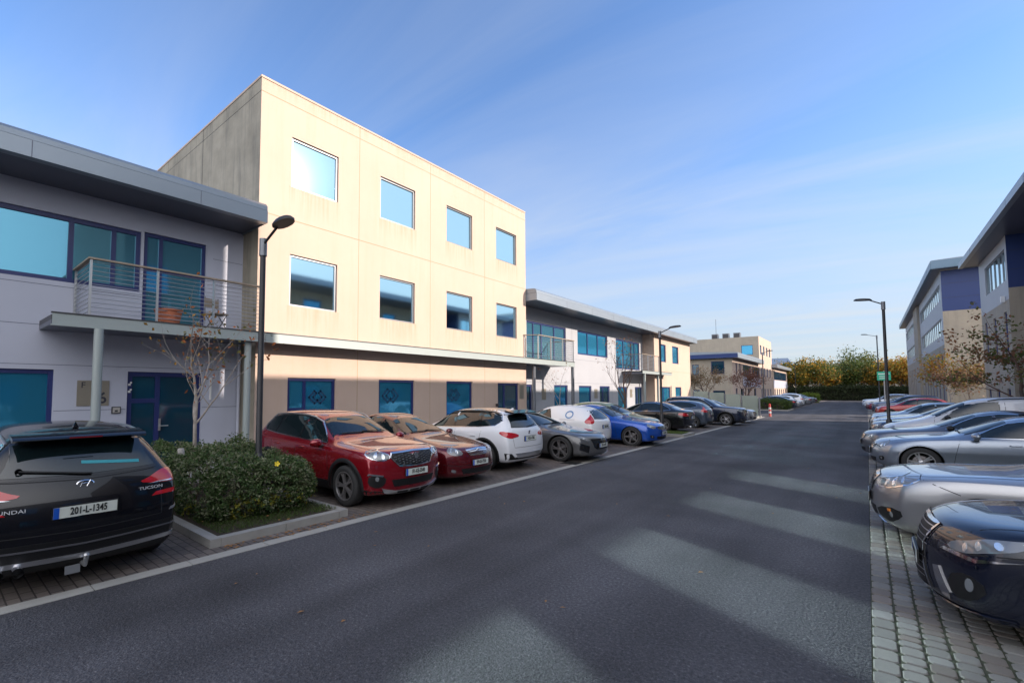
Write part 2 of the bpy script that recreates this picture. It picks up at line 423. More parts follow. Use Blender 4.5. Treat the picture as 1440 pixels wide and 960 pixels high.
island(-10.2, -6.1, 40.2, 42.2, grassy)
island(.10, 4.5, 11.2, 14.6, grassy)
island(-10.2, -5.9, 56.4, 60.5, grassy)
q = MB(); q.box(-6.45, -5.98, 11.75, 12.2, .004, .012)
for k in range(5): q.box(-6.40, -6.03, 11.80 + .08 * k, 11.83 + .08 * k, .012, .020)
tag(q.build('drain_cover', mat('cast_iron', (.03, .03, .03), .6, .5)), 'dark iron drain grate beside the pale channel in front of the grey coupe', 'drain cover')
# leaf litter
lf = MB(); r2 = random.Random(5)
for k in range(150):
    a = r2.random()
    if a < .6: X = -6.27 + r2.random() * .2; Y = 2.6 + r2.random() * 2.4
    elif a < .8: X = -r2.random() * 5.9; Y = 2 + r2.random() * 14
    else: X = -6.3 - r2.random() * 4; Y = 2.7 + r2.random() * 1.7
    z = .012 if X > -6.3 else .15
    t = r2.random() * 6.28; s_ = .018 + .02 * r2.random()
    lf.add([(X + s_ * cos(t), Y + s_ * sin(t), z), (X + s_ * .5 * cos(t + 1.6), Y + s_ * .5 * sin(t + 1.6), z + .008), (X - s_ * cos(t), Y - s_ * sin(t), z), (X - s_ * .5 * cos(t + 1.6), Y - s_ * .5 * sin(t + 1.6), z + .004)], [(0, 1, 2, 3)])
struct(lf.build('fallen_leaves', mat('dry_leaf', (.26, .13, .045), .8)), 'stuff')

# ================================================================== BUILDINGS
def hwall(b, ax, c, a0, a1, z0, z1, holes, inward, depth, m=0, mr=None):
    """wall in plane ax=c spanning a0..a1 x z0..z1 with holes (h0,h1,zb,zt); inward = +-1 direction of the reveal"""
    A = sorted({a0, a1} | {v for h in holes for v in h[:2]}); Zs = sorted({z0, z1} | {v for h in holes for v in h[2:]})
    def P(a, z, d=0): return (c + d * inward, a, z) if ax == 0 else (a, c + d * inward, z)
    for i in range(len(A) - 1):
        for j in range(len(Zs) - 1):
            am, zm = (A[i] + A[i + 1]) / 2, (Zs[j] + Zs[j + 1]) / 2
            if any(h[0] < am < h[1] and h[2] < zm < h[3] for h in holes): continue
            b.quad(P(A[i], Zs[j]), P(A[i + 1], Zs[j]), P(A[i + 1], Zs[j + 1]), P(A[i], Zs[j + 1]), m)
    for h in holes:
        q = [(h[0], h[2]), (h[1], h[2]), (h[1], h[3]), (h[0], h[3])]
        for k in range(4):
            p, r = q[k], q[(k + 1) % 4]
            b.quad(P(*p), P(*r), P(*r, depth), P(*p, depth), m if mr is None else mr)

def window(root, ax, c, h, inward, frame_m, pane_m, depth=.10, fw=.06, mull=(), trans=(), door=False, name='window', blind=None):
    """frame box set back in the hole, mullions at given positions, each pane a child of the frame"""
    a0, a1, z0, z1 = h
    d0, d1 = depth - .045, depth + .03
    f = MB()
    def bx(p0, p1, q0, q1, e0=d0, e1=d1, m=0):
        x0, x1 = c + e0 * inward, c + e1 * inward
        if ax == 0: f.box(x0, x1, p0, p1, q0, q1, m)
        else: f.box(p0, p1, x0, x1, q0, q1, m)
    bx(a0, a0 + fw, z0, z1); bx(a1 - fw, a1, z0, z1); bx(a0 + fw, a1 - fw, z0, z0 + fw); bx(a0 + fw, a1 - fw, z1 - fw, z1)
    cuts = [a0 + fw]
    for mu in mull: bx(mu - fw * .5, mu + fw * .5, z0 + fw, z1 - fw, d0 + .003, d1 - .003); cuts += [mu - fw * .5, mu + fw * .5]
    cuts.append(a1 - fw)
    cells = []
    for i in range(0, len(cuts), 2):
        p0, p1 = cuts[i], cuts[i + 1]
        zc = [z0 + fw]
        for tr in trans:
            if tr[0] == i // 2: bx(p0, p1, tr[1] - fw * .5, tr[1] + fw * .5, d0 + .006, d1 - .006); zc += [tr[1] - fw * .5, tr[1] + fw * .5]
        zc.append(z1 - fw)
        for j in range(0, len(zc), 2): cells.append((p0, p1, zc[j], zc[j + 1]))
    fo = f.build(name, frame_m, root)
    for (p0, p1, q0, q1) in cells:
        g = MB(); x0, x1 = c + (depth - .005) * inward, c + (depth + .01) * inward
        if ax == 0: g.box(x0, x1, p0 - .01, p1 + .01, q0 - .01, q1 + .01)
        else: g.box(p0 - .01, p1 + .01, x0, x1, q0 - .01, q1 + .01)
        g.build('pane', pane_m, fo)
    return fo

def railing(root, pts, z0, z1, nbar=9, post_m=steel, hand=True, thick=.008):
    """cable/bar railing along polyline pts, returned as one part with handrail child"""
    r = MB()
    for i in range(len(pts) - 1):
        a, c = Vector((*pts[i], 0)), Vector((*pts[i + 1], 0)); L_ = (c - a).length; n = max(1, round(L_ / 1.3))
        for k in range(n + 1):
            if k == 0 and i > 0: continue
            p = a.lerp(c, k / n); r.box(p.x - .022, p.x + .022, p.y - .022, p.y + .022, z0, z1 - .03)
        for k in range(nbar):
            z = z0 + .08 + (z1 - z0 - .16) * k / (nbar - 1); r.tube([(a.x, a.y, z), (c.x, c.y, z)], thick, 5)
    ro = r.build('railing', post_m, root)
    if hand:
        h = MB()
        for i in range(len(pts) - 1):
            a, c = Vector((*pts[i], 0)), Vector((*pts[i + 1], 0)); d = (c - a).normalized(); n = Vector((-d.y, d.x, 0)) * .055
            a2, c2 = a - d * .05, c + d * .05
            zz = z1 + .001 * i
            h.add([(*(a2 - n).xy, zz - .035), (*(c2 - n).xy, zz - .035), (*(c2 + n).xy, zz - .035), (*(a2 + n).xy, zz - .035), (*(a2 - n).xy, zz), (*(c2 - n).xy, zz), (*(c2 + n).xy, zz), (*(a2 + n).xy, zz)],
                  [(0, 3, 2, 1), (4, 5, 6, 7), (0, 1, 5, 4), (1, 2, 6, 5), (2, 3, 7, 6), (3, 0, 4, 7)])
        h.build('handrail', wood, ro)
    return ro

def roof_slab(root, x_front, y0, y1, x_back, zf0, zf1, mf=fascia_m, name='roof', rise=.5):
    """overhanging roof, fascia in plane x_front: lower flat band plus a darker rolled upper edge"""
    s = 1 if x_front > x_back else -1
    b = MB(); zm = zf0 + (zf1 - zf0) * .60
    b.prism([(x_front, zf0), (x_front, zm), (x_front - .05 * s, zm), (x_front - .05 * s, zf0 + .03), (x_front - .2 * s, zf0 + .03), (x_front - .2 * s, zf0)], 1, y0, y1, 0)
    b.prism([(x_front - .015 * s, zm + .012), (x_front - .02 * s, zf1 - .10), (x_front - .10 * s, zf1 - .02), (x_front - .24 * s, zf1), (x_back, zf1 + rise), (x_back, zm + .012)], 1, y0 + .002, y1 - .002, 1)
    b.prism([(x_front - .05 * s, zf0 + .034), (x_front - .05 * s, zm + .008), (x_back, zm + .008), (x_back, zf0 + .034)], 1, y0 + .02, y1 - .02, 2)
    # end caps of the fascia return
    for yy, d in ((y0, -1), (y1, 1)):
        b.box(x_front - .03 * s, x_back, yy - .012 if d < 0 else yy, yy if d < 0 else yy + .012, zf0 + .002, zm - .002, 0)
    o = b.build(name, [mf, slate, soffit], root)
    y = y0 + 3.05
    while y < y1 - .5: j = MB(); j.box(x_front + .001 * s, x_front + .004 * s, y, y + .012, zf0, zm); y += 3.05; j.build('fascia_joint', joint_grey, o)
    return o

# ---------- A: near wing on the left
XA = -13.4; XT = -12.5; XF = -11.9
A = thing('office_building', 'two storey grey panelled office wing left of the tall cream block', 'office building', (XA, 0, 0))
A.location = (0, 0, 0)
hA = [(-6, 3.5, 4.42, 5.92), (3.56, 5.02, 3.58, 5.95), (-1.0, 1.95, .9, 2.46), (3.32, 5.0, .12, 2.46)]
b = MB(); hwall(b, 0, XA, -14, 6.02, 0.1, 6.5, hA, -1, .12)
for z in (2.56, 4.30, 3.42, 1.55):
    for (p, q) in ([(-14, 6.0)] if z in (2.56, 3.42) else ([(1.97, 3.3), (5.02, 6.0)] if z == 1.55 else [(-14, 3.54)])): b.box(XA + .0005, XA + .003, p, q, z, z + .012, 1)
b.box(XA + .0005, XA + .003, 5.2, 6.0, 4.9, 4.912, 1); b.box(XA + .0005, XA + .003, 5.2, 6.0, 5.6, 5.612, 1)
b.box(XA - 8, XA - .15, -14, 6.0, .1, 6.45, 0)
b.build('wall', [panel_grey, joint_grey], A)
roof_slab(A, XF, -14, 5.98, XA - 8, 6.47, 7.02)
window(A, 0, XA, hA[0], -1, navy, glass_or, mull=(-3.9, -1.5, .9, 2.15, 2.95), fw=.10)
w = window(A, 0, XA, hA[1], -1, navy, glass_or, mull=(3.95,), trans=((1, 5.05), (0, 5.05)), fw=.09, name='balcony_door')
window(A, 0, XA, hA[2], -1, navy, glass_lo, mull=(.35,), fw=.09)
dA = window(A, 0, XA, hA[3], -1, navy, glass_dk, mull=(3.98,), trans=((0, 1.75),), fw=.11, name='entrance_door')
hd = MB(); hd.tube([(XA - .04, 4.06, 1.12), (XA + .03, 4.06, 1.12), (XA + .03, 4.22, 1.12)], .011, 8); hd.box(XA - .055, XA - .045, 4.02, 4.07, 1.0, 1.3)
hd.build('handle', steel, dA)
st = MB()
for z in (1.95, 2.12):
    st.box(XA - .054, XA - .048, 3.345, 3.40, z, z + .05); st.box(XA - .054, XA - .048, 3.385, 3.425, z + .055, z + .09)
st.build('sticker', white_pl, dA)
# balcony
bal = MB()
YB0, YB1 = 1.67, 5.98
bal.box(XF - .02, XF, YB0, 5.99, 3.30, 3.52, 0); bal.box(XF - .09, XF + .015, YB0 - .015, 5.99, 3.52, 3.545, 1); bal.box(XF - .09, XF + .015, YB0 - .015, 5.99, 3.275, 3.30, 0)
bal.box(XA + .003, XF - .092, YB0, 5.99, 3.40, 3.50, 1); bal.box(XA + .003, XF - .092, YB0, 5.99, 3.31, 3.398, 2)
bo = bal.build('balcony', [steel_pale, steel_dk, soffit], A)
railing(bo, [(XA + .04, 2.25), (XF - .05, 2.25), (XF - .05, 5.9)], 3.545, 4.74, 12)
for yy in (2.42, 5.62):
    c = MB(); c.lathe([(.085, .1), (.085, 3.274)], 20, c=(XF - .02 if yy < 3 else -12.1, yy, 0)); c.build('column', steel_pale, A, smooth=True)
dp = MB(); dp.tube([(XA + .12, 5.93, .12), (XA + .12, 5.93, 3.3)], .04, 8); dp.build('downpipe', panel_grey, A, smooth=True)
wl = MB(); wl.box(XA + .003, XA + .05, 5.2, 5.235, 1.75, 2.35); wl.build('wall_light', white_pl, A)
ic = MB(); ic.box(XA + .002, XA + .03, 3.02, 3.2, 1.46, 1.62, 1); ic.box(XA + .031, XA + .036, 3.04, 3.18, 1.48, 1.6, 0); ic.box(XA + .037, XA + .04, 3.08, 3.14, 1.5, 1.54, 1)
ic.build('intercom', [mat('intercom_face', (.45, .43, .40), .4, .4), steel_dk], A)
# terrace furniture on the balcony
pt = MB(); pt.lathe([(.16, 0), (.22, .02), (.28, .34), (.30, .34), (.30, .37), (.26, .37), (.25, .30), (0, .30)], 20)
tag(pt.build('plant_pot', terracotta, loc=(-12.2, 3.78, 3.501), smooth=True), 'round terracotta plant pot on the near grey balcony', 'plant pot')
chair = thing('folding_chair', 'dark folding chair standing on the near grey balcony beside the cream block', 'chair', (-12.45, 4.95, 3.501), .3)
for nm, bxs in (('seat', [(-.2, .2, -.2, .2, .42, .45)]), ('backrest', [(-.2, -.17, -.2, .2, .62, .85)])):
    q = MB()
    for bb in bxs: q.box(*bb)
    q.build(nm, wood, chair)
for sy in (-1, 1):
    q = MB(); q.tube([(.2, .19 * sy, 0), (-.18, .19 * sy, .45), (-.19, .19 * sy, .88)], .012, 6); q.build('leg', steel_dk, chair)
    q = MB(); q.tube([(-.2, .17 * sy, 0), (.18, .17 * sy, .44)], .012, 6); q.build('leg', steel_dk, chair)
# sign F 6
sg = thing('wall_sign', 'brushed metal sign with F and 6 beside the grey wing entrance', 'sign', (XA + .004, 2.66, 1.94))
q = MB(); q.box(0, .012, -.30, .30, -.29, .29); q.build('panel', bronze, sg)
fm = mat('sign_letter', (.035, .035, .05), .5)
mesh_of(text_mesh('F', .19, fm), 'letter', sg, (.015, -.19, .18), (pi / 2, 0, pi / 2))
mesh_of(text_mesh('6', .36, fm, bold=.006), 'letter', sg, (.015, .17, -.12), (pi / 2, 0, pi / 2))

# ---------- T: cream tower
T0, T1, TH = 6.02, 19.55, 10.87
T = thing('office_building', 'tall three storey cream rendered block with square windows and flat roof', 'office building')
wy = [(6.98, 8.60), (10.33, 12.0), (13.75, 15.38), (17.1, 18.74)]
hT = [(a, c, z0, z1) for a, c in wy for z0, z1 in ((4.46, 5.97), (7.98, 9.47))] + [(a, c, .75, 2.37) for a, c in wy[:3]] + [(17.18, 18.86, .12, 2.34)]
b = MB(); hwall(b, 0, XT, T0, T1, .1, TH - .06, hT, -1, .12)
for y in (9.42, 12.81, 16.22): b.box(XT + .0005, XT + .003, y, y + .014, .1, TH - .06, 1)
for z in (6.97, 10.42): b.box(XT + .0035, XT + .005, T0, T1, z, z + .014, 1)
b.build('wall', [cream_st, joint_cream], T)
b = MB(); b.box(XT - 14, XT - .13, T0 + .012, T1, .1, TH - .065); b.quad((XT, T1, .1), (XT - .13, T1, .1), (XT - .13, T1, TH - .06), (XT, T1, TH - .06))
b.quad((XT, T0, .1), (XT - 14, T0, .1), (XT - 14, T0, TH - .06), (XT, T0, TH - .06))
for z in (10.42, 6.97): b.box(XT - 14, XT - .01, T0 - .003, T0 - .0005, z, z + .014, 1)
for x in (-16.6, -20): b.box(x, x + .014, T0 - .005, T0 - .0035, .1, TH - .06, 1)
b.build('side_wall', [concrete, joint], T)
b = MB(); b.box(XT - 14, XT + .02, T0 - .02, T0 + .3, TH - .06, TH); b.box(XT - .3, XT + .02, T0 + .3, T1, TH - .06, TH); b.build('parapet_cap', cream, T)
for k, (a, c) in enumerate(wy):
    for z0, z1 in ((4.46, 5.97), (7.98, 9.47)): window(T, 0, XT, (a, c, z0, z1), -1, silver, glass_hi, fw=.055)
w1 = window(T, 0, XT, (*wy[0], .75, 2.37), -1, navy, glass_lo, mull=(7.55,), trans=((0, 1.45),), fw=.09)
w2 = window(T, 0, XT, (*wy[1], .75, 2.37), -1, navy, glass_lo, fw=.08)
w3 = window(T, 0, XT, (*wy[2], .75, 2.37), -1, navy, glass_lo, fw=.08)
window(T, 0, XT, (17.18, 18.86, .12, 2.34), -1, navy, glass_dk, mull=(17.75,), fw=.09, name='entrance_door')
def logo(parent, yc, zc, s):
    q = MB(); X0, X1 = XT - .1, XT - .092; t = .028
    def seg(p, r):
        d = Vector((r[0] - p[0], r[1] - p[1])); d.normalize(); n = Vector((-d.y, d.x)) * t; p = Vector(p) - d * t * .6; r = Vector(r) + d * t * .6
        q.prism([tuple(p - n), tuple(r - n), tuple(r + n), tuple(p + n)], 0, X0, X1)
    for o in (-.42, .42):
        R = .8; sg_ = 1 if o > 0 else -1
        C = lambda a, b_: (yc + (o + a) * s, zc + b_ * s)
        seg(C(-R * .35 * sg_, R * .65), C(0, R)); seg(C(0, R), C(R * sg_, 0)); seg(C(R * sg_, 0), C(0, -R)); seg(C(0, -R), C(-R * .62 * sg_, -R * .38))
        seg(C(-R * .35 * sg_, R * .65), C(R * .30 * sg_, 0)); seg(C(R * .3 * sg_, 0), C(-.1 * sg_, -R * .38))
    q.build('window_logo', logo_m, parent)
logo(w1, 8.02, 1.80, .24); logo(w2, 10.93, 1.82, .30); logo(w3, 14.3, 1.82, .29)
# steel canopy beam carried along the front
cn = MB(); cn.box(XF - .012, XF, 6.0, 23.45, 3.30, 3.52, 0); cn.box(XF - .09, XF + .015, 6.0, 23.47, 3.52, 3.545, 1); cn.box(XF - .09, XF + .015, 6.0, 23.47, 3.275, 3.30, 0)
cn.box(XT + .006, XF - .092, 6.0, 19.5, 3.40, 3.50, 1)
cn.build('canopy', [steel_pale, steel_dk], T)
for (yy, z) in ((19.1, 1.72),):
    q = MB(); q.box(XT + .006, XT + .02, yy - .17, yy + .17, z - .1, z + .55); q.build('nameplate', bronze, T)
q = MB(); q.box(XT + .006, XT + .12, 17.0, 17.1, 1.3, 1.42); q.build('camera_housing', steel_dk, T)
q = MB(); q.tube([(XT - 5.0, T0 + .3, TH), (XT - 5.0, T0 + .3, TH + .25), (XT - 5.0, T0 + .6, TH + .25), (XT - 5, T0 + .6, TH)], .02, 6); q.build('roof_ladder', steel, T)

# ---------- C: second wing
C0, C1, CE = 19.57, 38.0, 47.9
Cb = thing('office_building', 'long two storey white and cream wing with metal roof beyond the tall cream block', 'office building')
hC = [(21.0, 25.3, 3.58, 5.72), (26.8, 31.25, 4.25, 5.75), (32.7, 37.3, 3.58, 5.72), (20.3, 21.5, .12, 2.32), (23.85, 25.45, .5, 2.32), (26.9, 28.65, .5, 2.3), (29.9, 31.5, .12, 2.3), (32.95, 34.6, .5, 2.28), (36.2, 37.7, .12, 2.28)]
hE = [(39.25, 40.85, 4.33, 5.78), (42.55, 44.3, 4.33, 5.82), (39.1, 41.8, .12, 2.3), (43.2, 44.9, .9, 2.3)]
b = MB(); hwall(b, 0, XA, C0, C1, .1, 6.45, hC, -1, .12, 0)
for z in (3.9, 2.45): b.box(XA + .0005, XA + .003, C0, C1, z, z + .012, 1)
for y in (26.05, 31.9): b.box(XA + .0035, XA + .005, y, y + .012, .1, 6.4, 1)
b.box(XA - 8, XA - .15, C0, CE, .1, 6.4, 0)
b.build('wall', [panel_white, joint_grey], Cb)
b = MB(); hwall(b, 0, XT, C1, CE, .1, 6.45, hE, -1, .12, 0); b.quad((XT, C1, .1), (XA, C1, .1), (XA, C1, 6.45), (XT, C1, 6.45)); b.quad((XT, CE, .1), (XA - 8, CE, .1), (XA - 8, CE, 6.45), (XT, CE, 6.45))
b.box(XT + .0005, XT + .003, C1, CE, 3.62, 3.634, 1)
b.build('end_wall', [cream, joint_cream], Cb)
roof_slab(Cb, XF, C0 + .02, 48.15, XA - 8, 6.40, 6.98)
window(Cb, 0, XA, hC[0], -1, navy, glass_or, mull=(21.75, 22.6, 24.0), fw=.09)
window(Cb, 0, XA, hC[1], -1, navy, glass_lo, mull=(28.3, 29.8), fw=.09)
window(Cb, 0, XA, hC[2], -1, navy, glass_lo, mull=(34.2, 35.7, 36.4), fw=.09)
for h in hC[3:]: window(Cb, 0, XA, h, -1, navy, glass_lo if h[2] > .3 else glass_dk, fw=.1, mull=() if h[2] > .3 else ((h[0] + h[1]) / 2 - .2,), name='window' if h[2] > .3 else 'entrance_door')
for h in hE: window(Cb, 0, XT, h, -1, navy, glass_lo, fw=.09, mull=() if h[2] > .3 else (40.2,), name='window' if h[2] > .3 else 'entrance_door')
for yy in (22.7, 29.3, 35.4):
    q = MB(); q.box(XA + .004, XA + .016, yy - .22, yy + .22, 1.5, 2.1); q.build('nameplate', bronze, Cb)
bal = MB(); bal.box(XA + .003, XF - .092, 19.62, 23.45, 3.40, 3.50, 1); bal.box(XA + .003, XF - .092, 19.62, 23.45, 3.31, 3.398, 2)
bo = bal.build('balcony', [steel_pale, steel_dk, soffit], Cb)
railing(bo, [(XT + .02, 19.35), (XF - .05, 19.75), (XF - .05, 23.4), (XA + .04, 23.4)], 3.545, 4.72, 11, thick=.009)
bal = MB(); bal.box(XF - .02, XF, 33.7, 40.3, 3.24, 3.42, 0); bal.box(XF - .09, XF + .015, 33.68, 40.3, 3.42, 3.445, 1); bal.box(XF - .09, XF + .015, 33.68, 40.3, 3.215, 3.24, 0)
bal.box(XA + .003, XF - .092, 33.7, 37.98, 3.30, 3.40, 1); bal.box(XA + .003, XF - .092, 33.7, 37.98, 3.22, 3.298, 2); bal.box(XT + .006, XF - .092, 37.98, 40.3, 3.30, 3.40, 1)
bo = bal.build('balcony', [steel_pale, steel_dk, soffit], Cb)
railing(bo, [(XA + .04, 33.75), (XF - .05, 33.75), (XF - .05, 37.3)], 3.445, 4.62, 11, thick=.009)
for x, yy, zt in ((XF - .06, 23.3, 3.274), (-12.2, 19.75, 3.274), (XF - .06, 34.2, 3.214), (-12.2, 37.8, 3.214)):
    c = MB(); c.lathe([(.085, .1), (.085, zt)], 16, c=(x, yy, 0)); c.build('column', steel_pale if yy > 34 else silver, Cb, smooth=True)
q = MB(); q.tube([(XT + .05, 41.9, .1), (XT + .05, 41.9, 2.4)], .03, 6); q.build('downpipe', steel, Cb)

# ---------- D: far left block
def simple_block(root, ax_front, xf, y0, y1, h, wallm, holes, facing, back, frame=navy, pane=glass_dk, side_holes=(), side_m=None, fw=.07):
    """facing = +1 (faces +X) or -1; side_holes in the wall y=y0"""
    b = MB(); hwall(b, 0, xf, y0, y1, 0, h, holes, -facing, .12, 0)
    hwall(b, 1, y0, min(xf, back), max(xf, back), 0, h, list(side_holes), 1, .12, 1)
    b.quad((xf, y1, 0), (back, y1, 0), (back, y1, h), (xf, y1, h), 0); b.quad((back, y0, 0), (back, y1, 0), (back, y1, h), (back, y0, h), 0)
    b.quad((xf, y0, h), (back, y0, h), (back, y1, h), (xf, y1, h), 1)
    b.build('wall', [wallm, side_m or wallm], root)
    for q in holes: window(root, 0, xf, q[:4], -facing, frame, pane, fw=fw, mull=tuple(q[0] + (q[1] - q[0]) * k / max(1, round((q[1] - q[0]) / 1.5)) for k in range(1, round((q[1] - q[0]) / 1.5))) if q[1] - q[0] > 2.4 else ())
    for q in side_holes: window(root, 1, y0, q[:4], 1, frame, pane, fw=fw)
D = thing('office_building', 'far left cream two storey wing with blue edged roof and an upright block behind it', 'office building')
DX = -13.0
cw = cream
simple_block(D, 0, DX, 69, 90, 6.15, cw, [(71.2, 72.1, 4.1, 5.7), (73.6, 74.5, 4.1, 5.7), (76, 82, 4.0, 5.6), (83, 89.5, 4.0, 5.6), (70.8, 72, .1, 2.3), (74, 76.2, .1, 2.3), (79, 80.5, .8, 2.3), (84, 86, .1, 2.3)], 1, -23,
             side_holes=[(-15.45, -13.9, 4.15, 5.85), (-17.75, -16.95, 4.1, 5.5), (-15.3, -13.9, .1, 2.0), (-17.7, -16.9, .7, 2.1)], side_m=cream_grey)
q = MB(); q.box(DX + .002, DX + .02, 75.8, 89.9, 2.5, 3.9); q.build('cladding', panel_grey, D)
roof_slab(D, -12.2, 68.4, 88.6, -23, 6.2, 6.9)
q = MB(); q.box(-23, -12.24, 68.36, 68.385, 6.22, 6.75); q.build('roof_end', panel_navy, D)
D2 = thing('office_building', 'far left upright cream block with a bright blue square window and rooftop plant', 'office building')
simple_block(D2, 0, -13.1, 90.2, 103.5, 10.9, cw, [(a, a + 1.4, z, z + 1.5) for a in (91.3, 94.4, 97.5, 100.6) for z in (.8, 4.3, 8.0)], 1, -27, side_holes=[(-15.6, -13.95, 7.9, 9.5)], side_m=cream_grey, pane=glass_lo)
for k, x in enumerate((-20.6, -18.9, -17.2)):
    q = MB(); q.box(x, x + 1.0, 93, 94, 11.0, 12.0, 0); q.box(x + .1, x + .9, 92.97, 92.99, 11.15, 11.85, 1)
    for a in (x + .05, x + .95): q.box(a - .03, a + .03, 93, 94, 10.9, 11.0, 1)
    q.build('rooftop_unit', [silver, steel_dk], D2)
q = MB(); q.tube([(-20.5, 96, 10.9), (-20.5, 96, 15.0)], .03, 6); q.build('aerial', steel_dk, D2)
D3 = thing('office_building', 'farthest left low wing with ribbon windows running toward the autumn trees', 'office building')
simple_block(D3, 0, DX, 103.6, 124, 6.1, cw, [(105, 122.5, 4.0, 5.6)] + [(a, a + 1.3, .6, 2.3) for a in range(105, 123, 3)], 1, -23)
q = MB(); q.box(DX + .002, DX + .02, 104, 123.6, 2.5, 3.9); q.build('cladding', panel_grey, D3)
roof_slab(D3, -12.2, 103.2, 124.6, -23, 6.2, 6.8)

# ---------- right side: R1 (over the road, frame right) and R2
R1 = thing('office_building', 'three storey office with overhanging roof, navy side panel and white ribbon windows at right edge', 'office building')
XR = 5.45; XRF = 4.62
rib = [(35.9, 41.2, 7.55, 9.15)]
pr = [(a, a + .7, 3.95, 6.0) for a in (36.2, 38.9, 41.4)]
gf = [(a, a + .8, .9, 2.1) for a in (36.4, 39, 41.4)]
b = MB(); hwall(b, 0, XR, 35.5, 43.0, 0, 6.55, pr + gf, 1, .12, 0)
hwall(b, 0, XR, 35.5, 43.0, 6.55, 9.9, rib, 1, .12, 1)
hwall(b, 1, 35.5, XR, 7.6, 0, 7.1, [], 1, .1, 0)
b.quad((XR, 35.5, 7.1), (7.6, 35.5, 7.1), (7.6, 35.5, 9.9), (XR, 35.5, 9.9), 2)
for z in (8.0, 8.95): b.box(XR, 7.6, 35.495, 35.498, z, z + .012, 3)
rec = [(a, a + 1.6, z, z + 1.6) for a in (15.5, 19.5, 23) for z in (.8, 4.2, 7.6)] + [(27.5, 31.2, 3.6, 6.0), (32.3, 33.4, 3.6, 6.0), (27.5, 29, 7.5, 9), (31, 32.6, 7.5, 9.0), (28, 30, .1, 2.3), (32, 33.2, .9, 2.1)]
hwall(b, 0, 7.6, 14.45, 35.5, 0, 9.9, rec, 1, .12, 0)
b.quad((XR, 43, 0), (20, 43, 0), (20, 43, 9.9), (XR, 43, 9.9), 0); b.quad((7.6, 14.45, 0), (20, 14.45, 0), (20, 14.45, 9.9), (7.6, 14.45, 9.9), 0)
b.quad((20, 14.45, 0), (20, 43, 0), (20, 43, 9.9), (20, 14.45, 9.9), 0)
b.build('wall', [cream_grey, panel_white, panel_navy, joint], R1)
for q in rib: window(R1, 0, XR, q, 1, silver, glass_hi, mull=(36.9, 37.9, 39.0, 40.1), fw=.06)
for q in pr + gf: window(R1, 0, XR, q, 1, navy, glass_hi if q in pr else glass_dk, fw=.06)
for q in rec: window(R1, 0, 7.6, q, 1, navy, glass_lo, fw=.07)
roof_slab(R1, XRF, 14.42, 43.3, 21, 9.70, 10.17, rise=.3)
bal = MB(); bal.box(6.1, 7.59, 28.5, 35.45, 3.3, 3.5); bo = bal.build('balcony', steel_dk, R1)
railing(bo, [(7.55, 28.55), (6.14, 28.55), (6.14, 35.4)], 3.5, 4.6, 9, steel_dk)
q = MB(); q.lathe([(.09, .05), (.09, 3.3)], 14, c=(6.3, 29.4, 0)); q.build('column', steel_dk, R1, smooth=True)
q = MB(); q.box(5.3, 5.44, 36.3, 36.5, 6.5, 6.8); q.build('floodlight', white_pl, R1)

dk_brick = mat('dark_brick', (.13, .11, .10), .85)
R0 = thing('office_building', 'unseen four storey dark brick office added opposite the near grey wing to shade it', 'office building')  # stands out of view, added and sized to shade the near wing
r0h = [(a, a + 1.7, z, z + 1.7) for a in (8.2, 11.6) for z in (1.0, 4.4, 7.8, 11.2)]
simple_block(R0, 0, 4.95, 7.5, 14.35, 15.0, dk_brick, r0h, -1, 20, pane=glass_lo)
R00 = thing('office_building', 'unseen low two storey dark brick building added on the right to shade the near road', 'office building')  # out of view as well, added to keep the near road shaded
simple_block(R00, 0, 7.8, -24, 7.3, 7.0, dk_brick, [(a, a + 1.7, z, z + 1.6) for a in (-22, -18, -14, -10, -6, -2, 2) for z in (1.0, 4.4)], -1, 20, pane=glass_lo)
R2 = thing('office_building', 'four storey office with blue roof edge and navy gable at the far right', 'office building')
X2 = 5.4; HF = 12.9
r2h = [(62.5, 84, 10.4, 11.9), (62.5, 84, 7.1, 8.7), (92, 112, 10.4, 11.9), (92, 112, 7.1, 8.7)]
r2g = [(a, a + 1.2, .6, 5.4) for a in range(63, 84, 3)] + [(a, a + 1.2, 1, 5.2) for a in range(93, 112, 3)]
b = MB(); hwall(b, 0, X2, 61.2, 113.5, 6.2, HF, r2h, 1, .12, 0); hwall(b, 0, X2, 61.2, 113.5, 0, 6.2, r2g, 1, .12, 1)
b.box(X2 - .25, X2 - .003, 85, 91, 0, 12.9, 1)
hwall(b, 1, 61.2, X2, 20, 0, 9.2, [(8.7, 9.6, 6.9, 8.6)], 1, .12, 1); b.quad((X2, 61.2, 9.2), (20, 61.2, 9.2), (20, 61.2, HF), (X2, 61.2, HF), 2)
for z in (10.4, 11.7): b.box(X2, 20, 61.19, 61.197, z, z + .015, 3)
b.quad((X2, 113.5, 0), (20, 113.5, 0), (20, 113.5, HF), (X2, 113.5, HF), 0)
b.build('wall', [panel_white, cream_grey, panel_navy, joint], R2)
for q in r2h: window(R2, 0, X2, q, 1, silver, glass_hi, mull=tuple(q[0] + 1.8 * k for k in range(1, int((q[1] - q[0]) / 1.8) + 1) if q[0] + 1.8 * k < q[1] - .3), fw=.09)
for q in r2g: window(R2, 0, X2, q, 1, navy, glass_dk, fw=.08)
window(R2, 1, 61.2, (8.7, 9.6, 6.9, 8.6), 1, navy, glass_dk)
roof_slab(R2, 4.65, 60.0, 115, 21, 12.95, 13.75, mf=fascia_blue, rise=.3)
q = MB(); q.box(4.7, 20, 59.96, 59.98, 13.0, 13.7); q.build('roof_end', fascia_blue, R2)

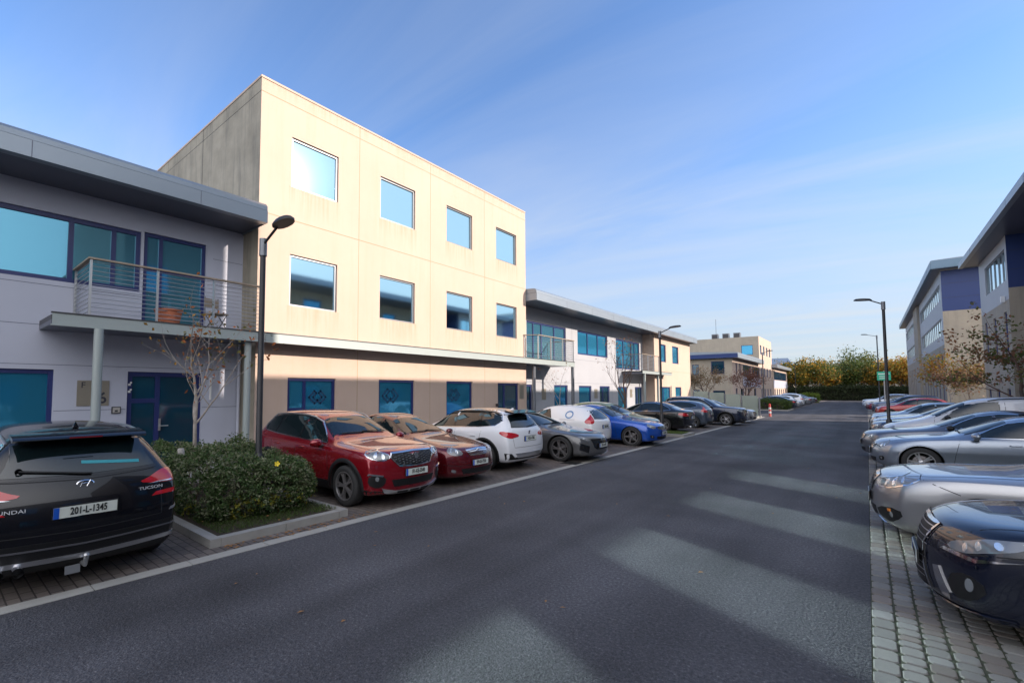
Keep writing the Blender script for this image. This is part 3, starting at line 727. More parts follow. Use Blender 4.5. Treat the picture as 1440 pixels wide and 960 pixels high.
# ---------- far backdrop buildings across the end of the road
F1 = thing('distant_building', 'long low brown flat roofed building behind the autumn trees at the end of the road', 'building')
simple_block(F1, 0, 34, 176, 190, 9.9, mat('brown_brick', (.15, .11, .08), .9), [], -1, -26, side_holes=[(x, x + 2, 5.2, 6.6) for x in range(-24, 30, 5)], side_m=concrete, pane=glass_dk, fw=.12)
F2 = thing('distant_building', 'dark roofed distant building between the far left wing and the trees', 'building')
b = MB(); b.box(-30, -13.5, 140, 152, 0, 8.0, 0); b.add([(-30.4, 139.6, 8), (-13.2, 139.6, 8), (-13.2, 152.4, 8), (-30.4, 152.4, 8), (-29, 146, 10.3), (-15, 146, 10.3)], [(0, 1, 5, 4), (1, 2, 5), (2, 3, 4, 5), (3, 0, 4), (3, 2, 1, 0)], 1)
b.build('wall', [concrete, slate], F2)
F3 = thing('distant_building', 'pale gabled roof building at the far right end of the road', 'building')
b = MB(); b.box(6, 26, 140, 152, 0, 6.4, 0); b.add([(5.6, 139.6, 6.4), (26, 139.6, 6.4), (26, 152.4, 6.4), (5.6, 152.4, 6.4), (5.6, 146, 9.6), (26, 146, 9.6)], [(0, 1, 5, 4), (1, 2, 5), (2, 3, 4, 5), (3, 0, 4), (3, 2, 1, 0)], 1)
b.build('wall', [concrete, mat('pale_roof', (.33, .28, .22), .8)], F3)

# ================================================================== LAMPS, SIGNS, FENCE
def lamp(x, y, h, label, head_dx=.62, r=.052, flat=False, lean=0):
    L_ = thing('street_lamp', label, 'street lamp', (x, y, 0), 0, 'dark lamp posts along the street')
    q = MB(); q.lathe([(.085, 0), (.085, .9), (r + .012, .93), (r, .96), (r * .9, h - .28)], 16); q.build('pole', lamp_m, L_, smooth=True)
    q = MB(); q.lathe([(r + .012, h - .30), (r + .012, h), (0.001, h + .005)], 16); q.build('pole_cap', silver, L_, smooth=True)
    d = 1 if head_dx > 0 else -1
    q = MB(); q.tube([(0, 0, h - .1), (head_dx * .75, 0, h + .10)], .022, 10); q.build('arm', lamp_m, L_, smooth=True)
    q = MB(); n = 14; vs = []; fs = []
    zc = h + .11; L2 = .27; Wd = .13
    for j, (sc_, dz) in enumerate(((1, 0), (1.0, .03), (.8, .07), (.35, .085))):
        for k in range(n):
            a = 2 * pi * k / n; vs.append((head_dx * .75 + d * (L2 * .75) + L2 * sc_ * cos(a) * abs(cos(a)) ** -.15 if abs(cos(a)) > .01 else head_dx * .75 + d * L2 * .75, Wd * sc_ * sin(a), zc + dz + .08 * (L2 * sc_ * cos(a)) * d))
    for j in range(3):
        for k in range(n): fs.append((j * n + k, j * n + (k + 1) % n, (j + 1) * n + (k + 1) % n, (j + 1) * n + k))
    fs.append(tuple(range(n))[::-1]); fs.append(tuple(range(3 * n, 4 * n)))
    q.add(vs, fs); hd_ = q.build('lamp_head', lamp_m, L_, smooth=True)
    return L_
lamp(-7.78, 3.84, 4.62, 'near dark lamp post rising from the hedge in front of the cream block')
lamp(-7.15, 22.55, 4.75, 'dark lamp post in the small grass island before the white wing')
lamp(.56, 23.9, 5.35, 'dark lamp post rising among the cars parked on the right side', head_dx=-.5)
lamp(.9, 64, 7.6, 'far dark lamp post near the green sign at right', head_dx=-1.0)
lamp(-8.2, 58.5, 6.0, 'far left dark lamp post before the upright cream block')
lamp(-8.4, 90, 6.4, 'farthest left dark lamp post near the last cream wing')
# green sign
G = thing('road_sign', 'green rectangular sign on a thin post at the far right kerb', 'sign', (1.25, 62, 0))
q = MB(); q.tube([(0, 0, 0), (0, 0, 3.9)], .045, 8); q.build('post', steel, G)
q = MB(); q.box(-.5, .5, -.07, -.045, 3.0, 3.85); q.build('panel', mat('green_sign', (.01, .34, .20), .4), G)
q = MB(); q.box(-.4, .4, -.076, -.072, 3.58, 3.66); q.box(-.35, .2, -.076, -.072, 3.36, 3.41); q.box(-.35, .35, -.076, -.072, 3.16, 3.21); q.build('marking', white_pl, G)
# glazed screen beside the junction
Fc = thing('glass_screen', 'glazed screen with pale posts beside the junction behind the parked silver car', 'fence', (0, 0, 0))
gm = mat('screen_glass', (.62, .70, .62), .12, .0, trans=.6, spec=.6)
x = -10.6; k = 0
while x < -6.2:
    q = MB(); q.box(x + .05, x + 1.05, 41.36, 41.375, .15, 1.95 - .11 * k); q.build('glass_panel', gm, Fc)
    q = MB(); q.box(x - .035, x + .035, 41.33, 41.40, 0, 2.0 - .11 * k); q.build('post', silver, Fc)
    x += 1.12; k += 1
q = MB(); q.box(-6.1 - .05, -6.1 + .05, 41.32, 41.42, 0, 1.5); q.build('post', silver, Fc)
# bollards
bo_ = thing('bollard', 'small pale timber bollard behind the near hedge by the thin tree', 'bollard', (-9.0, 3.05, .1))
q = MB(); q.lathe([(.06, 0), (.06, .85), (.045, .9), (0.001, .9)], 14); q.build('post', mat('bollard_pale', (.35, .33, .31), .7), bo_, smooth=True)
q = MB(); q.lathe([(.063, .70), (.063, .76)], 14); q.build('band', steel_dk, bo_)
bo_ = thing('bollard', 'red and white bollard at the junction corner by the glazed screen', 'bollard', (-5.75, 43.6, 0))
q = MB(); q.lathe([(.1, 0), (.08, .04), (.07, .95), (0.001, 1.0)], 14); q.build('post', mat('bollard_red', (.5, .05, .04), .5), bo_, smooth=True)
q = MB(); q.lathe([(.082, .55), (.081, .7)], 14); q.lathe([(.083, .25), (.082, .4)], 14); q.build('band', white_pl, bo_)
# ================================================================== CARS
blk = mat('black_trim', (.009, .009, .010), .5, spec=.35)
blk_gloss = mat('gloss_black', (.008, .008, .01), .08, spec=.6)
rub = mat('tyre_rubber', (.022, .022, .022), .8, bump=(40, .002))
carglass = mat('car_glass', (.006, .012, .014), .015, 0, spec=.9)
chrome = mat('chrome', (.75, .75, .76), .12, 1.0)
alloy = mat('alloy', (.50, .50, .52), .28, .85)
alloy_dk = mat('dark_alloy', (.22, .21, .21), .32, .6)
lens = mat('headlight_lens', (.17, .18, .19), .12, .0, coat=1.0, spec=.8)
lens_in = mat('lamp_reflector', (.72, .74, .77), .2, .8)
red_l = mat('tail_lens', (.42, .006, .012), .12, coat=1.0)
red_d = mat('dark_tail_lens', (.16, .004, .008), .12, coat=1.0)
plate_m = mat('plate_white', (.66, .70, .64), .4)
plate_y = mat('plate_blue', (.01, .09, .50), .4)
ink = mat('plate_ink', (.012, .012, .014), .5)
amber = mat('amber_lens', (.7, .22, .02), .2, coat=1)
arch_in = mat('wheel_well', (.006, .006, .006), .95)
gap_m = mat('panel_gap', (.006, .006, .007), .7)

def sc_st(st, kL, kw, kz): return [(s * kL, a * kz, c * kz, g, yr * kw, w * kw) for s, a, c, g, yr, w in st]
SUV = [(.30, 1.0, .955, 0, 0, .87), (.75, 1.055, .985, 0, 0, .915), (1.12, 1.09, 1.0, 0, 0, .925), (1.36, 1.12, 1.0, 0, 0, .925), (1.95, 1.50, 1.02, 1, .60, .92), (2.35, 1.60, 1.03, 1, .63, .92),
       (3.0, 1.625, 1.05, 1, .63, .92), (3.6, 1.605, 1.075, 1, .62, .92), (4.04, 1.55, 1.10, 1, .59, .90), (4.27, 1.13, 1.06, 0, 0, .87)]
SEDAN = [(.30, .80, .755, 0, 0, .84), (.75, .875, .81, 0, 0, .90), (1.2, .935, .85, 0, 0, .91), (1.52, .975, .875, 0, 0, .91), (2.25, 1.34, .905, 1, .55, .905), (2.7, 1.435, .915, 1, .575, .905),
         (3.15, 1.43, .93, 1, .575, .905), (3.55, 1.34, .95, 1, .55, .90), (4.12, 1.09, .965, 0, 0, .89), (4.3, 1.065, .965, 0, 0, .885), (4.56, 1.03, .94, 0, 0, .84)]
HATCH = [(.25, .82, .775, 0, 0, .81), (.6, .895, .83, 0, 0, .865), (.92, .95, .86, 0, 0, .87), (1.12, 1.0, .895, 0, 0, .87), (1.75, 1.36, .925, 1, .54, .87), (2.1, 1.45, .94, 1, .56, .87), (2.7, 1.475, .97, 1, .56, .865),
         (3.15, 1.44, 1.0, 1, .54, .86), (3.58, 1.35, 1.03, 1, .50, .84), (3.82, 1.03, 1.0, 0, 0, .80)]
VAN = [(.25, .90, .82, 0, 0, .82), (.6, 1.02, .92, 0, 0, .89), (.95, 1.12, 1.0, 0, 0, .90), (1.15, 1.19, 1.03, 0, 0, .90), (1.85, 1.66, 1.06, 1, .62, .90), (2.3, 1.79, 1.08, 1, .68, .90), (3.0, 1.83, 1.09, 1, .70, .90),
       (3.9, 1.82, 1.09, 1, .70, .90), (4.25, 1.79, 1.08, 1, .68, .89), (4.36, 1.22, 1.06, 0, 0, .87)]

def car_body(T, mats_, paint_m):
    st = T['st']; L_ = T['L']; X = lambda s: L_ / 2 - s
    zb = T.get('zb', .2); P = T.get('P', .26); Q = T.get('Q', .16)
    nose = T.get('nose', [.12, .05, 0, .0, .03, .12]); tail = T.get('tail', [.10, .04, 0, .0, .03, .12])
    n = len(st); V = []; Fc = []
    ysf = T.get('hoody', (.93, .77, .40))
    def ring(i):
        s, zr, zs, g, yr, w = st[i]; ysh = w - .05
        if g: tp = [(0, zr), (yr * .55, zr - .008), (yr, zr - .06), (ysh - .03, zs + .045), (ysh, zs)]
        else: tp = [(0, zr), (ysh * ysf[2], zs + .96 * (zr - zs)), (ysh * ysf[1], zs + .78 * (zr - zs)), (ysh * ysf[0], zs + .40 * (zr - zs)), (ysh, zs)]
        zz = [zs - .07, zb + .60 * (zs - zb), zb + .34 * (zs - zb), zb + .12 * (zs - zb), zb]
        yy = [w - .008, w, w - .022, w - .020, w - .09]
        pts = [(s, tp[abs(j)][0] * (1 if j > 0 else -1), tp[abs(j)][1], 0) for j in range(4, -5, -1)]
        pts += [(s, -yy[k], zz[k], k + 1) for k in range(4)]
        fr = [1, .9, .74, .4]; pts += [(s, -yy[4] * f, zz[4], 5) for f in fr] + [(s, 0, zz[4], 5)] + [(s, yy[4] * f, zz[4], 5) for f in fr[::-1]]
        pts += [(s, yy[k], zz[k], k + 1) for k in (3, 2, 1, 0)]
        return pts, w
    rings = []
    for i in range(n):
        pts, w = ring(i); ids = []
        for (s, y, z, r) in pts:
            if i == 0: s = nose[r] + P * (abs(y) / w) ** 2.6
            if i == n - 1: s = L_ - (tail[r] + Q * (abs(y) / w) ** 2.6)
            ids.append(len(V)); V.append((X(s), y, z))
        rings.append(ids)
    m = len(rings[0])
    for i in range(n - 1):
        for k in range(m): Fc.append((rings[i][k], rings[i][(k + 1) % m], rings[i + 1][(k + 1) % m], rings[i + 1][k]))
    for end in (0, n - 1):
        R = rings[end]; w = st[end][5]
        prof, PP = (nose, P) if end == 0 else (tail, Q)
        grid = [[R[k] for k in range(9)]]           # j=+4..-4
        for r in range(1, 5):
            row = [R[26 - r]]
            zrow = V[R[26 - r]][2]
            for j in range(3, -4, -1):
                yf = V[R[4 - j]][1] / V[R[0]][1] * abs(V[R[26 - r]][1])
                s = prof[r] + PP * (abs(yf) / w) ** 2.6
                row.append(len(V)); V.append((X(s) if end == 0 else X(L_ - s), yf, zrow + (T.get('smile', 0) * (1 - abs(j) / 4) if r in (1,) else 0)))
            row.append(R[8 + r]); grid.append(row)
        grid.append([R[21 - k] for k in range(9)])
        for r in range(5):
            for k in range(8): Fc.append((grid[r][k], grid[r][k + 1], grid[r + 1][k + 1], grid[r + 1][k]))
    me = bpy.data.meshes.new('body'); me.from_pydata(V, [], Fc)
    bm = bmesh.new(); bm.from_mesh(me); bmesh.ops.recalc_face_normals(bm, faces=bm.faces[:])
    # crease the shoulder line a little, and the sill
    cl = bm.edges.layers.float.new('crease_edge')
    for i in range(n - 1):
        for a in (0, 8): 
            e = bm.edges.get((bm.verts[rings[i][a]] if not bm.verts.ensure_lookup_table() else 0, bm.verts[rings[i + 1][a]]))
            if e: e[cl] = T.get('crease', .7)
        for a in (10, 24):
            e = bm.edges.get((bm.verts[rings[i][a]], bm.verts[rings[i + 1][a]]))
            if e: e[cl] = .6
        for a in (2, 6):
            e = bm.edges.get((bm.verts[rings[i][a]], bm.verts[rings[i + 1][a]]))
            if e and st[i][3] + st[i + 1][3] == 0: e[cl] = T.get('hcrease', .35)
    bm.to_mesh(me); bm.free()
    ob = bpy.data.objects.new('tmp', me); COL.objects.link(ob)
    md = ob.modifiers.new('s', 'SUBSURF'); md.levels = T.get('lv', 2); md.render_levels = md.levels
    # wheel housings
    cu = MB(); ra = T['r'] + T.get('ag', .055)
    for s in T['ax']:
        for sy in (-1, 1):
            w = T['w']; N_ = 40; vs = []; zc = T['r']
            for yv in (sy * (w - .27), sy * (w + .3)): vs += [(X(s) + ra * cos(2 * pi * k / N_), yv, zc + ra * sin(2 * pi * k / N_)) for k in range(N_)]
            cu.add(vs, [tuple(range(N_)), tuple(range(N_, 2 * N_))] + [(k, (k + 1) % N_, N_ + (k + 1) % N_, N_ + k) for k in range(N_)])
    co = cu.build('cut', [arch_in]);
    me.materials.append(paint_m)
    b2 = ob.modifiers.new('b', 'BOOLEAN'); b2.object = co; b2.operation = 'DIFFERENCE'; b2.solver = 'EXACT'; b2.material_mode = 'TRANSFER'
    dg = bpy.context.evaluated_depsgraph_get(); dg.update()
    out = bpy.data.meshes.new_from_object(ob.evaluated_get(dg))
    bpy.data.objects.remove(ob); cm = co.data; bpy.data.objects.remove(co); bpy.data.meshes.remove(cm)
    out.name = 'body'
    out.polygons.foreach_set('use_smooth', [True] * len(out.polygons)); out.set_sharp_from_angle(angle=radians(38))
    return out

def subdiv_poly(poly, step, closed=True):
    o = []; n = len(poly)
    for i in range(n if closed else n - 1):
        a, b_ = Vector(poly[i]), Vector(poly[(i + 1) % n]); k = max(1, int((b_ - a).length / step))
        o += [tuple(a.lerp(b_, t / k)) for t in range(k)]
    if not closed: o.append(poly[-1])
    return o
def inside(p, poly):
    x, y = p; c = False; n = len(poly)
    for i in range(n):
        (x1, y1), (x2, y2) = poly[i], poly[(i + 1) % n]
        if (y1 > y) != (y2 > y) and x < (x2 - x1) * (y - y1) / (y2 - y1) + x1: c = not c
    return c
def smooth_poly(p, it=2):
    for _ in range(it):
        q = []
        for i in range(len(p)):
            a, b_ = Vector(p[i]), Vector(p[(i + 1) % len(p)]); q += [tuple(a.lerp(b_, .25)), tuple(a.lerp(b_, .75))]
        p = q
    return p

class Car:
    def __init__(s, T, paint_m, label, cat, x, y, rz, name, group='cars parked along the street', **kw):
        s.T = T = dict(T, **kw); s.L = T['L']; s.w = T['w']; s.pm = paint_m
        s.root = thing(name, label, cat, (x, y, 0), rz, group)
        me = car_body(T, None, paint_m)
        s.bvh = BVHTree.FromPolygons([v.co for v in me.vertices], [p.vertices for p in me.polygons])
        mesh_of(me, 'body', s.root)
    def X(s, q): return s.L / 2 - q
    def side(s, sg): return lambda p: (Vector((s.X(p[0]), sg * 2, p[1])), Vector((0, -sg, 0)))
    def top(s, p): return (Vector((s.X(p[0]), p[1], 3)), Vector((0, 0, -1)))
    def end(s, e, sg=1):
        """wrap round the bumper; e=+1 front, -1 rear; p=(t,z), t measured along the skin from the centre line"""
        R = .34; t0 = s.w - .03 - R
        def f(p):
            t, z = p[0] * sg, p[1] + (s.T.get('dz', 0) * min(1.3, max(0, (p[1] - .4) / .35)) if e > 0 else 0); a = max(0, (abs(t) - t0) / R); q = 1 if t > 0 else -1
            if a <= 0: return Vector((e * (s.L / 2 + 1), t, z)), Vector((-e, 0, 0))
            if a < pi / 2:
                c = Vector((e * (s.L / 2 - R - .05), q * t0, z)); o = Vector((e * cos(a), q * sin(a), 0)); return c + o * 2, -o
            return Vector((e * (s.L / 2 - R - .05 - (a - pi / 2) * R), q * 3, z)), Vector((0, -q, 0))
        return f
    def cast(s, mp, p, off):
        o, d = mp(p); h = s.bvh.ray_cast(o, d, 6)
        if h[0] is None: return None
        n = h[1]
        if n.dot(d) > 0: n = -n
        return h[0] + n * off, n
    def patch(s, b, poly, mp, off=.004, step=.07, m=0, skirt=.012):
        out = subdiv_poly(poly, step); xs = [p[0] for p in out]; ys = [p[1] for p in out]
        pts = list(out); n0 = len(out)
        x = min(xs) + step * .5
        while x < max(xs):
            y = min(ys) + step * .5
            while y < max(ys):
                if inside((x, y), poly) and min((Vector((x, y)) - Vector(q)).length for q in out) > step * .45: pts.append((x, y))
                y += step
            x += step
        r = delaunay_2d_cdt([Vector(p) for p in pts], [], [list(range(n0))], 1, 1e-6)
        vs2, fs = r[0], r[2]
        C_ = [s.cast(mp, v, off) for v in vs2]
        good = [f for f in fs if all(C_[i] for i in f)]
        vv = []; idx = {}
        for f in good:
            for i in f:
                if i not in idx: idx[i] = len(vv); vv.append(C_[i][0])
        # skirt
        ec = {}
        for f in good:
            for k in range(len(f)):
                e = (f[k], f[(k + 1) % len(f)]); ec.setdefault(frozenset(e), []).append(e)
        sk = {}; sf = []
        for k, l in ec.items():
            if len(l) == 1:
                a, c = l[0]
                for i in (a, c):
                    if i not in sk: sk[i] = len(vv); vv.append(C_[i][0] - C_[i][1] * skirt)
                sf.append((idx[c], idx[a], sk[a], sk[c]))
        b.add(vv, [tuple(idx[i] for i in f) for f in good] + sf, m)
    def part(s, name, polys, m, off=.004, step=.07, parent=None, label=None, mats_=None, skirt=.012):
        """polys: list of (poly, mapping)"""
        b = MB()
        for q in polys: s.patch(b, q[0], q[1], off, step, q[2] if len(q) > 2 else 0, skirt)
        if not b.f: return None
        o = b.build(name, mats_ or m, parent or s.root, smooth=30, fix=False)
        if label: o['label'] = label
        return o
    def strip(s, b, line, mp, wd=.006, off=.0015, step=.06, closed=False):
        P = subdiv_poly(line, step, closed)
        if closed: P.append(P[0])
        A = []; 
        for i, p in enumerate(P):
            d = Vector(P[min(i + 1, len(P) - 1)]) - Vector(P[max(0, i - 1)]); d.normalize(); nn = Vector((-d.y, d.x)) * wd
            u, v = s.cast(mp, tuple(Vector(p) + nn), off), s.cast(mp, tuple(Vector(p) - nn), off)
            A.append((u[0], v[0]) if u and v else None)
        for i in range(len(A) - 1):
            if A[i] and A[i + 1] and (A[i][0] - A[i + 1][0]).length < .4: b.add([A[i][0], A[i + 1][0], A[i + 1][1], A[i][1]], [(0, 1, 2, 3)])
    def strips(s, name, lines, m, wd=.006, off=.0015, parent=None, closed=False):
        o = None
        for ln, mp in lines:
            b = MB(); s.strip(b, ln, mp, wd, off, closed=closed)
            if b.f: o = b.build(name, m, parent or s.root, fix=False)
        return o
    def slanted(s, poly, a, b_):
        """clip a polygon between two slanted lines given as (s at z0, s at z1) with z0=.9, z1=1.5"""
        def clip(P, l, sgn):
            o = []
            f = lambda p: sgn * (p[0] - (l[0] + (l[1] - l[0]) * (p[1] - .9) / .6))
            for i in range(len(P)):
                p, q = P[i], P[(i + 1) % len(P)]; fp, fq = f(p), f(q)
                if fp >= 0: o.append(p)
                if fp * fq < 0: t = fp / (fp - fq); o.append((p[0] + (q[0] - p[0]) * t, p[1] + (q[1] - p[1]) * t))
            return o
        P = poly
        if a: P = clip(P, a, 1)
        if b_: P = clip(P, b_, -1)
        return P
    def windows(s, dlo, pil, trim=chrome, trimw=.008, glass=None, blank=()):
        g = glass or carglass
        for sg in (1, -1): s.part('window_surround', [(dlo, s.side(sg))], blk_gloss, off=.003, step=.09)
        cx = sum(p[0] for p in dlo) / len(dlo); cz = sum(p[1] for p in dlo) / len(dlo)
        ins = []
        for i in range(len(dlo)):      # inset
            a, p, c = Vector(dlo[i - 1]), Vector(dlo[i]), Vector(dlo[(i + 1) % len(dlo)])
            d1 = (p - a).normalized(); d2 = (c - p).normalized(); n1 = Vector((-d1.y, d1.x)); n2 = Vector((-d2.y, d2.x)); nn = n1 + n2
            if nn.length < .2: nn = n1
            nn.normalize(); q = .018 / max(.45, nn.dot(n1))
            v = p + nn * q
            if (v - Vector((cx, cz))).length > (p - Vector((cx, cz))).length: v = p - nn * q
            ins.append(tuple(v))
        cuts = [None] + pil + [None]
        for i in range(len(cuts) - 1):
            if i in blank: continue
            a = (cuts[i][0] + .028, cuts[i][1] + .028) if cuts[i] else None; c = (cuts[i + 1][0] - .028, cuts[i + 1][1] - .028) if cuts[i + 1] else None
            pl = s.slanted(ins, a, c)
            if len(pl) < 3: continue
            for sg in (1, -1): s.part('side_window', [(pl, s.side(sg))], g, off=.007, step=.09)
        if trim: s.strips('window_trim', [(dlo, s.side(1)), (dlo, s.side(-1))], trim, trimw, .006, closed=True)
    def screen(s, c0, c1, y0, y1, name='windscreen', bow=.07):
        p = [(c0 + bow * abs(t) ** 2, y0 * t) for t in (-1, -.6, -.2, .2, .6, 1)] + [(c1 + bow * .5 * abs(t) ** 2, y1 * t) for t in (1, .5, 0, -.5, -1)]
        s.part('windscreen_surround' if name == 'windscreen' else 'rear_window_surround', [(p, s.top)], blk_gloss, off=.003, step=.1)
        sgn = 1 if c1 > c0 else -1
        q = [(c0 + sgn * .03 + bow * abs(t) ** 2, (y0 - .035) * t) for t in (-1, -.6, -.2, .2, .6, 1)] + [(c1 - sgn * .02 + bow * .5 * abs(t) ** 2, (y1 - .03) * t) for t in (1, .5, 0, -.5, -1)]
        s.part(name, [(q, s.top)], carglass, off=.007, step=.1)
    def rearglass(s, z0, z1, y0, y1):
        p = [(-y0, z0), (0, z0 - .02), (y0, z0), (y1, z1), (0, z1 + .02), (-y1, z1)]
        s.part('rear_window_surround', [(p, s.end(-1))], blk_gloss, off=.003, step=.1)
        q = [(-y0 + .04, z0 + .025), (0, z0 + .005), (y0 - .04, z0 + .025), (y1 - .035, z1 - .025), (0, z1 - .005), (-y1 + .035, z1 - .025)]
        return s.part('rear_window', [(q, s.end(-1))], carglass, off=.007, step=.1)
    def pair(s, name, poly, e, m, off=.005, step=.04, inner=None, mi=None, rim=None, sm=1):
        if sm: poly = smooth_poly(poly, sm)
        for sg in (1, -1):
            o = s.part(name, [(poly, s.end(e, sg))], m, off, step)
            if inner and o:
                for (t, z, r) in inner:
                    r = r * .9
                    pp = [(t + r * cos(2 * pi * k / 14), z + r * sin(2 * pi * k / 14)) for k in range(14)]
                    s.part('lamp_bowl', [(pp, s.end(e, sg))], mi or lens_in, off + .004, .05, parent=o)
            if rim and o: s.strips('lamp_rim', [(poly, s.end(e, sg))], rim, .007, off + .002, parent=o, closed=True)
    def wheels(s, me_h, me_t, me_r, lod=0):
        T = s.T
        for ax in T['ax']:
            for sg in (1, -1):
                h = mesh_of(me_h, 'wheel', s.root, (s.X(ax), sg * (s.w - .125), T['r']), (0, random.random() * 0, 0 if sg > 0 else pi))
                mesh_of(me_t, 'tyre', h); mesh_of(me_r, 'rim', h)
    def plate(s, e, z, txt, y=0, wd=.52, ht=.11, tilt=0, black=False):
        h = s.cast(s.end(e), (y, z), 0)
        if not h: return
        b = MB(); b.box(0, .014, -wd / 2 - .01, wd / 2 + .01, -ht / 2 - .01, ht / 2 + .01, 1); b.box(.015, .018, -wd / 2, wd / 2, -ht / 2, ht / 2, 0)
        b.box(.019, .020, -wd / 2, -wd / 2 + .045, -ht / 2, ht / 2, 2)
        o = b.build('number_plate', [plate_m, blk, plate_y], s.root); o.location = h[0] + Vector((e * -.002, 0, 0)); o.rotation_euler = (0, tilt * -1, 0 if e > 0 else pi)
        if txt: mesh_of(text_mesh(txt, .098, ink, .001, sx=(wd - .08) / (.064 * len(txt)) * .98, bold=.0022), 'plate_text', o, (.022, .022, .002), (pi / 2, 0, pi / 2))
    def mirrors(s, sc, z, m=None, y=None):
        for sg in (1, -1):
            b = MB(); n = 12; vs = []; fs = []
            prof = [(0.0, .02), (.02, .062), (.07, .082), (.13, .078), (.19, .06), (.215, .02)]
            for i, (yy, r) in enumerate(prof):
                for k in range(n):
                    a = 2 * pi * k / n; vs.append((.0 + .9 * r * (cos(a) + .25) - .02 * i * .3, sg * (yy), r * .95 * sin(a)))
            for i in range(len(prof) - 1):
                for k in range(n): fs.append((i * n + k, i * n + (k + 1) % n, (i + 1) * n + (k + 1) % n, (i + 1) * n + k))
            fs += [tuple(range(n)), tuple(range((len(prof) - 1) * n, len(prof) * n))]
            b.add(vs, fs)
            h = s.cast(s.side(sg), (sc, z - .05), 0); yb = abs(h[0].y) if h else s.w
            o = b.build('door_mirror', m or s.pm, s.root, smooth=60); o.location = (s.X(sc) + .02, sg * (yb + .035), z + .02)
            q = MB(); q.box(-.05, .03, -.075 * sg, .05 * sg, -.085, -.045); q.build('mirror_stalk', blk, o)
    def rails(s, s0, s1, m=None, y=.585):
        for sg in (1, -1):
            pts = []
            for k in range(9):
                t = k / 8; h = s.cast(s.top, (s0 + (s1 - s0) * t, sg * (y - .02 * abs(t - .5))), .035 if 0 < k < 8 else .0)
                if h: pts.append(h[0])
            b = MB(); b.tube(pts, .016, 8); b.build('roof_rail', m or alloy, s.root, smooth=True)
    def handles(s, ss, z, m=None):
        for sc in ss:
            for sg in (1, -1):
                h = s.cast(s.side(sg), (sc, z), 0)
                if not h: continue
                y = h[0].y; b = MB(); b.tube([(s.X(sc) + .085, y - .004 * sg, z), (s.X(sc) + .07, y + .028 * sg, z), (s.X(sc) - .07, y + .03 * sg, z + .003), (s.X(sc) - .085, y - .004 * sg, z)], .011, 8)
                b.build('door_handle', m or s.pm, s.root, smooth=True)
    def arch_trim(s, wd=.07, m=None):
        r0 = s.T['r'] + s.T.get('ag', .055) + .004
        for ax in s.T['ax']:
            for sg in (1, -1):
                b = MB(); mp = s.side(sg); N_ = 26; A = []
                for k in range(N_ + 1):
                    a = radians(-22) + radians(224) * k / N_; row = []
                    for j in range(3):
                        rr = r0 + wd * j / 2; p = s.cast(mp, (ax + rr * cos(a), s.T['r'] + rr * sin(a)), .012 if j < 2 else .001); row.append(p[0] if p else None)
                    A.append(row)
                for k in range(N_):
                    for j in range(2):
                        q = [A[k][j], A[k + 1][j], A[k + 1][j + 1], A[k][j + 1]]
                        if all(q) and max((q[0] - v).length for v in q) < .25: b.add(q, [(0, 1, 2, 3)])
                    q = [A[k][0], A[k + 1][0]]
                    if all(q): b.add([q[0], q[1], q[1] - Vector((0, sg * .05, 0)), q[0] - Vector((0, sg * .05, 0))], [(0, 1, 2, 3)])
                b.build('wheel_arch_trim', m or blk, s.root, smooth=50, fix=False)
    def sill(s, z0, z1, m=None):
        a0, a1 = s.T['ax']; r = s.T['r'] + .10
        p = [(a0 + r, z0), (a1 - r, z0), (a1 - r, z1), (a0 + r, z1)]
        for sg in (1, -1): s.part('sill_trim', [(p, s.side(sg))], m or blk, .008, .12)
    def seams(s, doors, zt, hood=True, z0=.30):
        """doors: list of s positions (bottom, at belt)"""
        ln = []
        for (a, c) in doors:
            for sg in (1, -1): ln.append(([(a, z0), (a + (c - a) * .3, .55), (c, zt)], s.side(sg)))
        s.strips('panel_gap', ln, gap_m, .0045, .0012)
        if hood:
            c = s.T['cowl']; y = s.w * .80
            s.strips('bonnet_gap', [([(.30, y * .86), (.6, y * .97), (c - .05, y)], s.top), ([(.30, -y * .86), (.6, -y * .97), (c - .05, -y)], s.top)], gap_m, .005, .0012)
    def wipers(s, c0):
        b = MB()
        for y0, y1 in ((.48, -.05), (-.02, -.52)):
            pts = [s.cast(s.top, (c0 + .02 + .05 * abs(k / 4 - .3), y0 + (y1 - y0) * k / 4), .018) for k in range(5)]
            if all(pts): b.tube([p[0] for p in pts], .009, 5)
        if b.f: b.build('wiper', blk, s.root)
    def antenna(s, sc):
        h = s.cast(s.top, (sc, 0), -.004)
        b = MB(); z = h[0].z; x = h[0].x; b.add([(x + .09, -.012, z), (x + .09, .012, z), (x - .07, .028, z), (x - .07, -.028, z), (x - .06, 0, z + .068), (x - .03, 0, z + .06)], [(0, 1, 5), (1, 2, 4, 5), (2, 3, 4), (3, 0, 5, 4), (3, 2, 1, 0)])
        b.build('roof_aerial', s.pm, s.root)

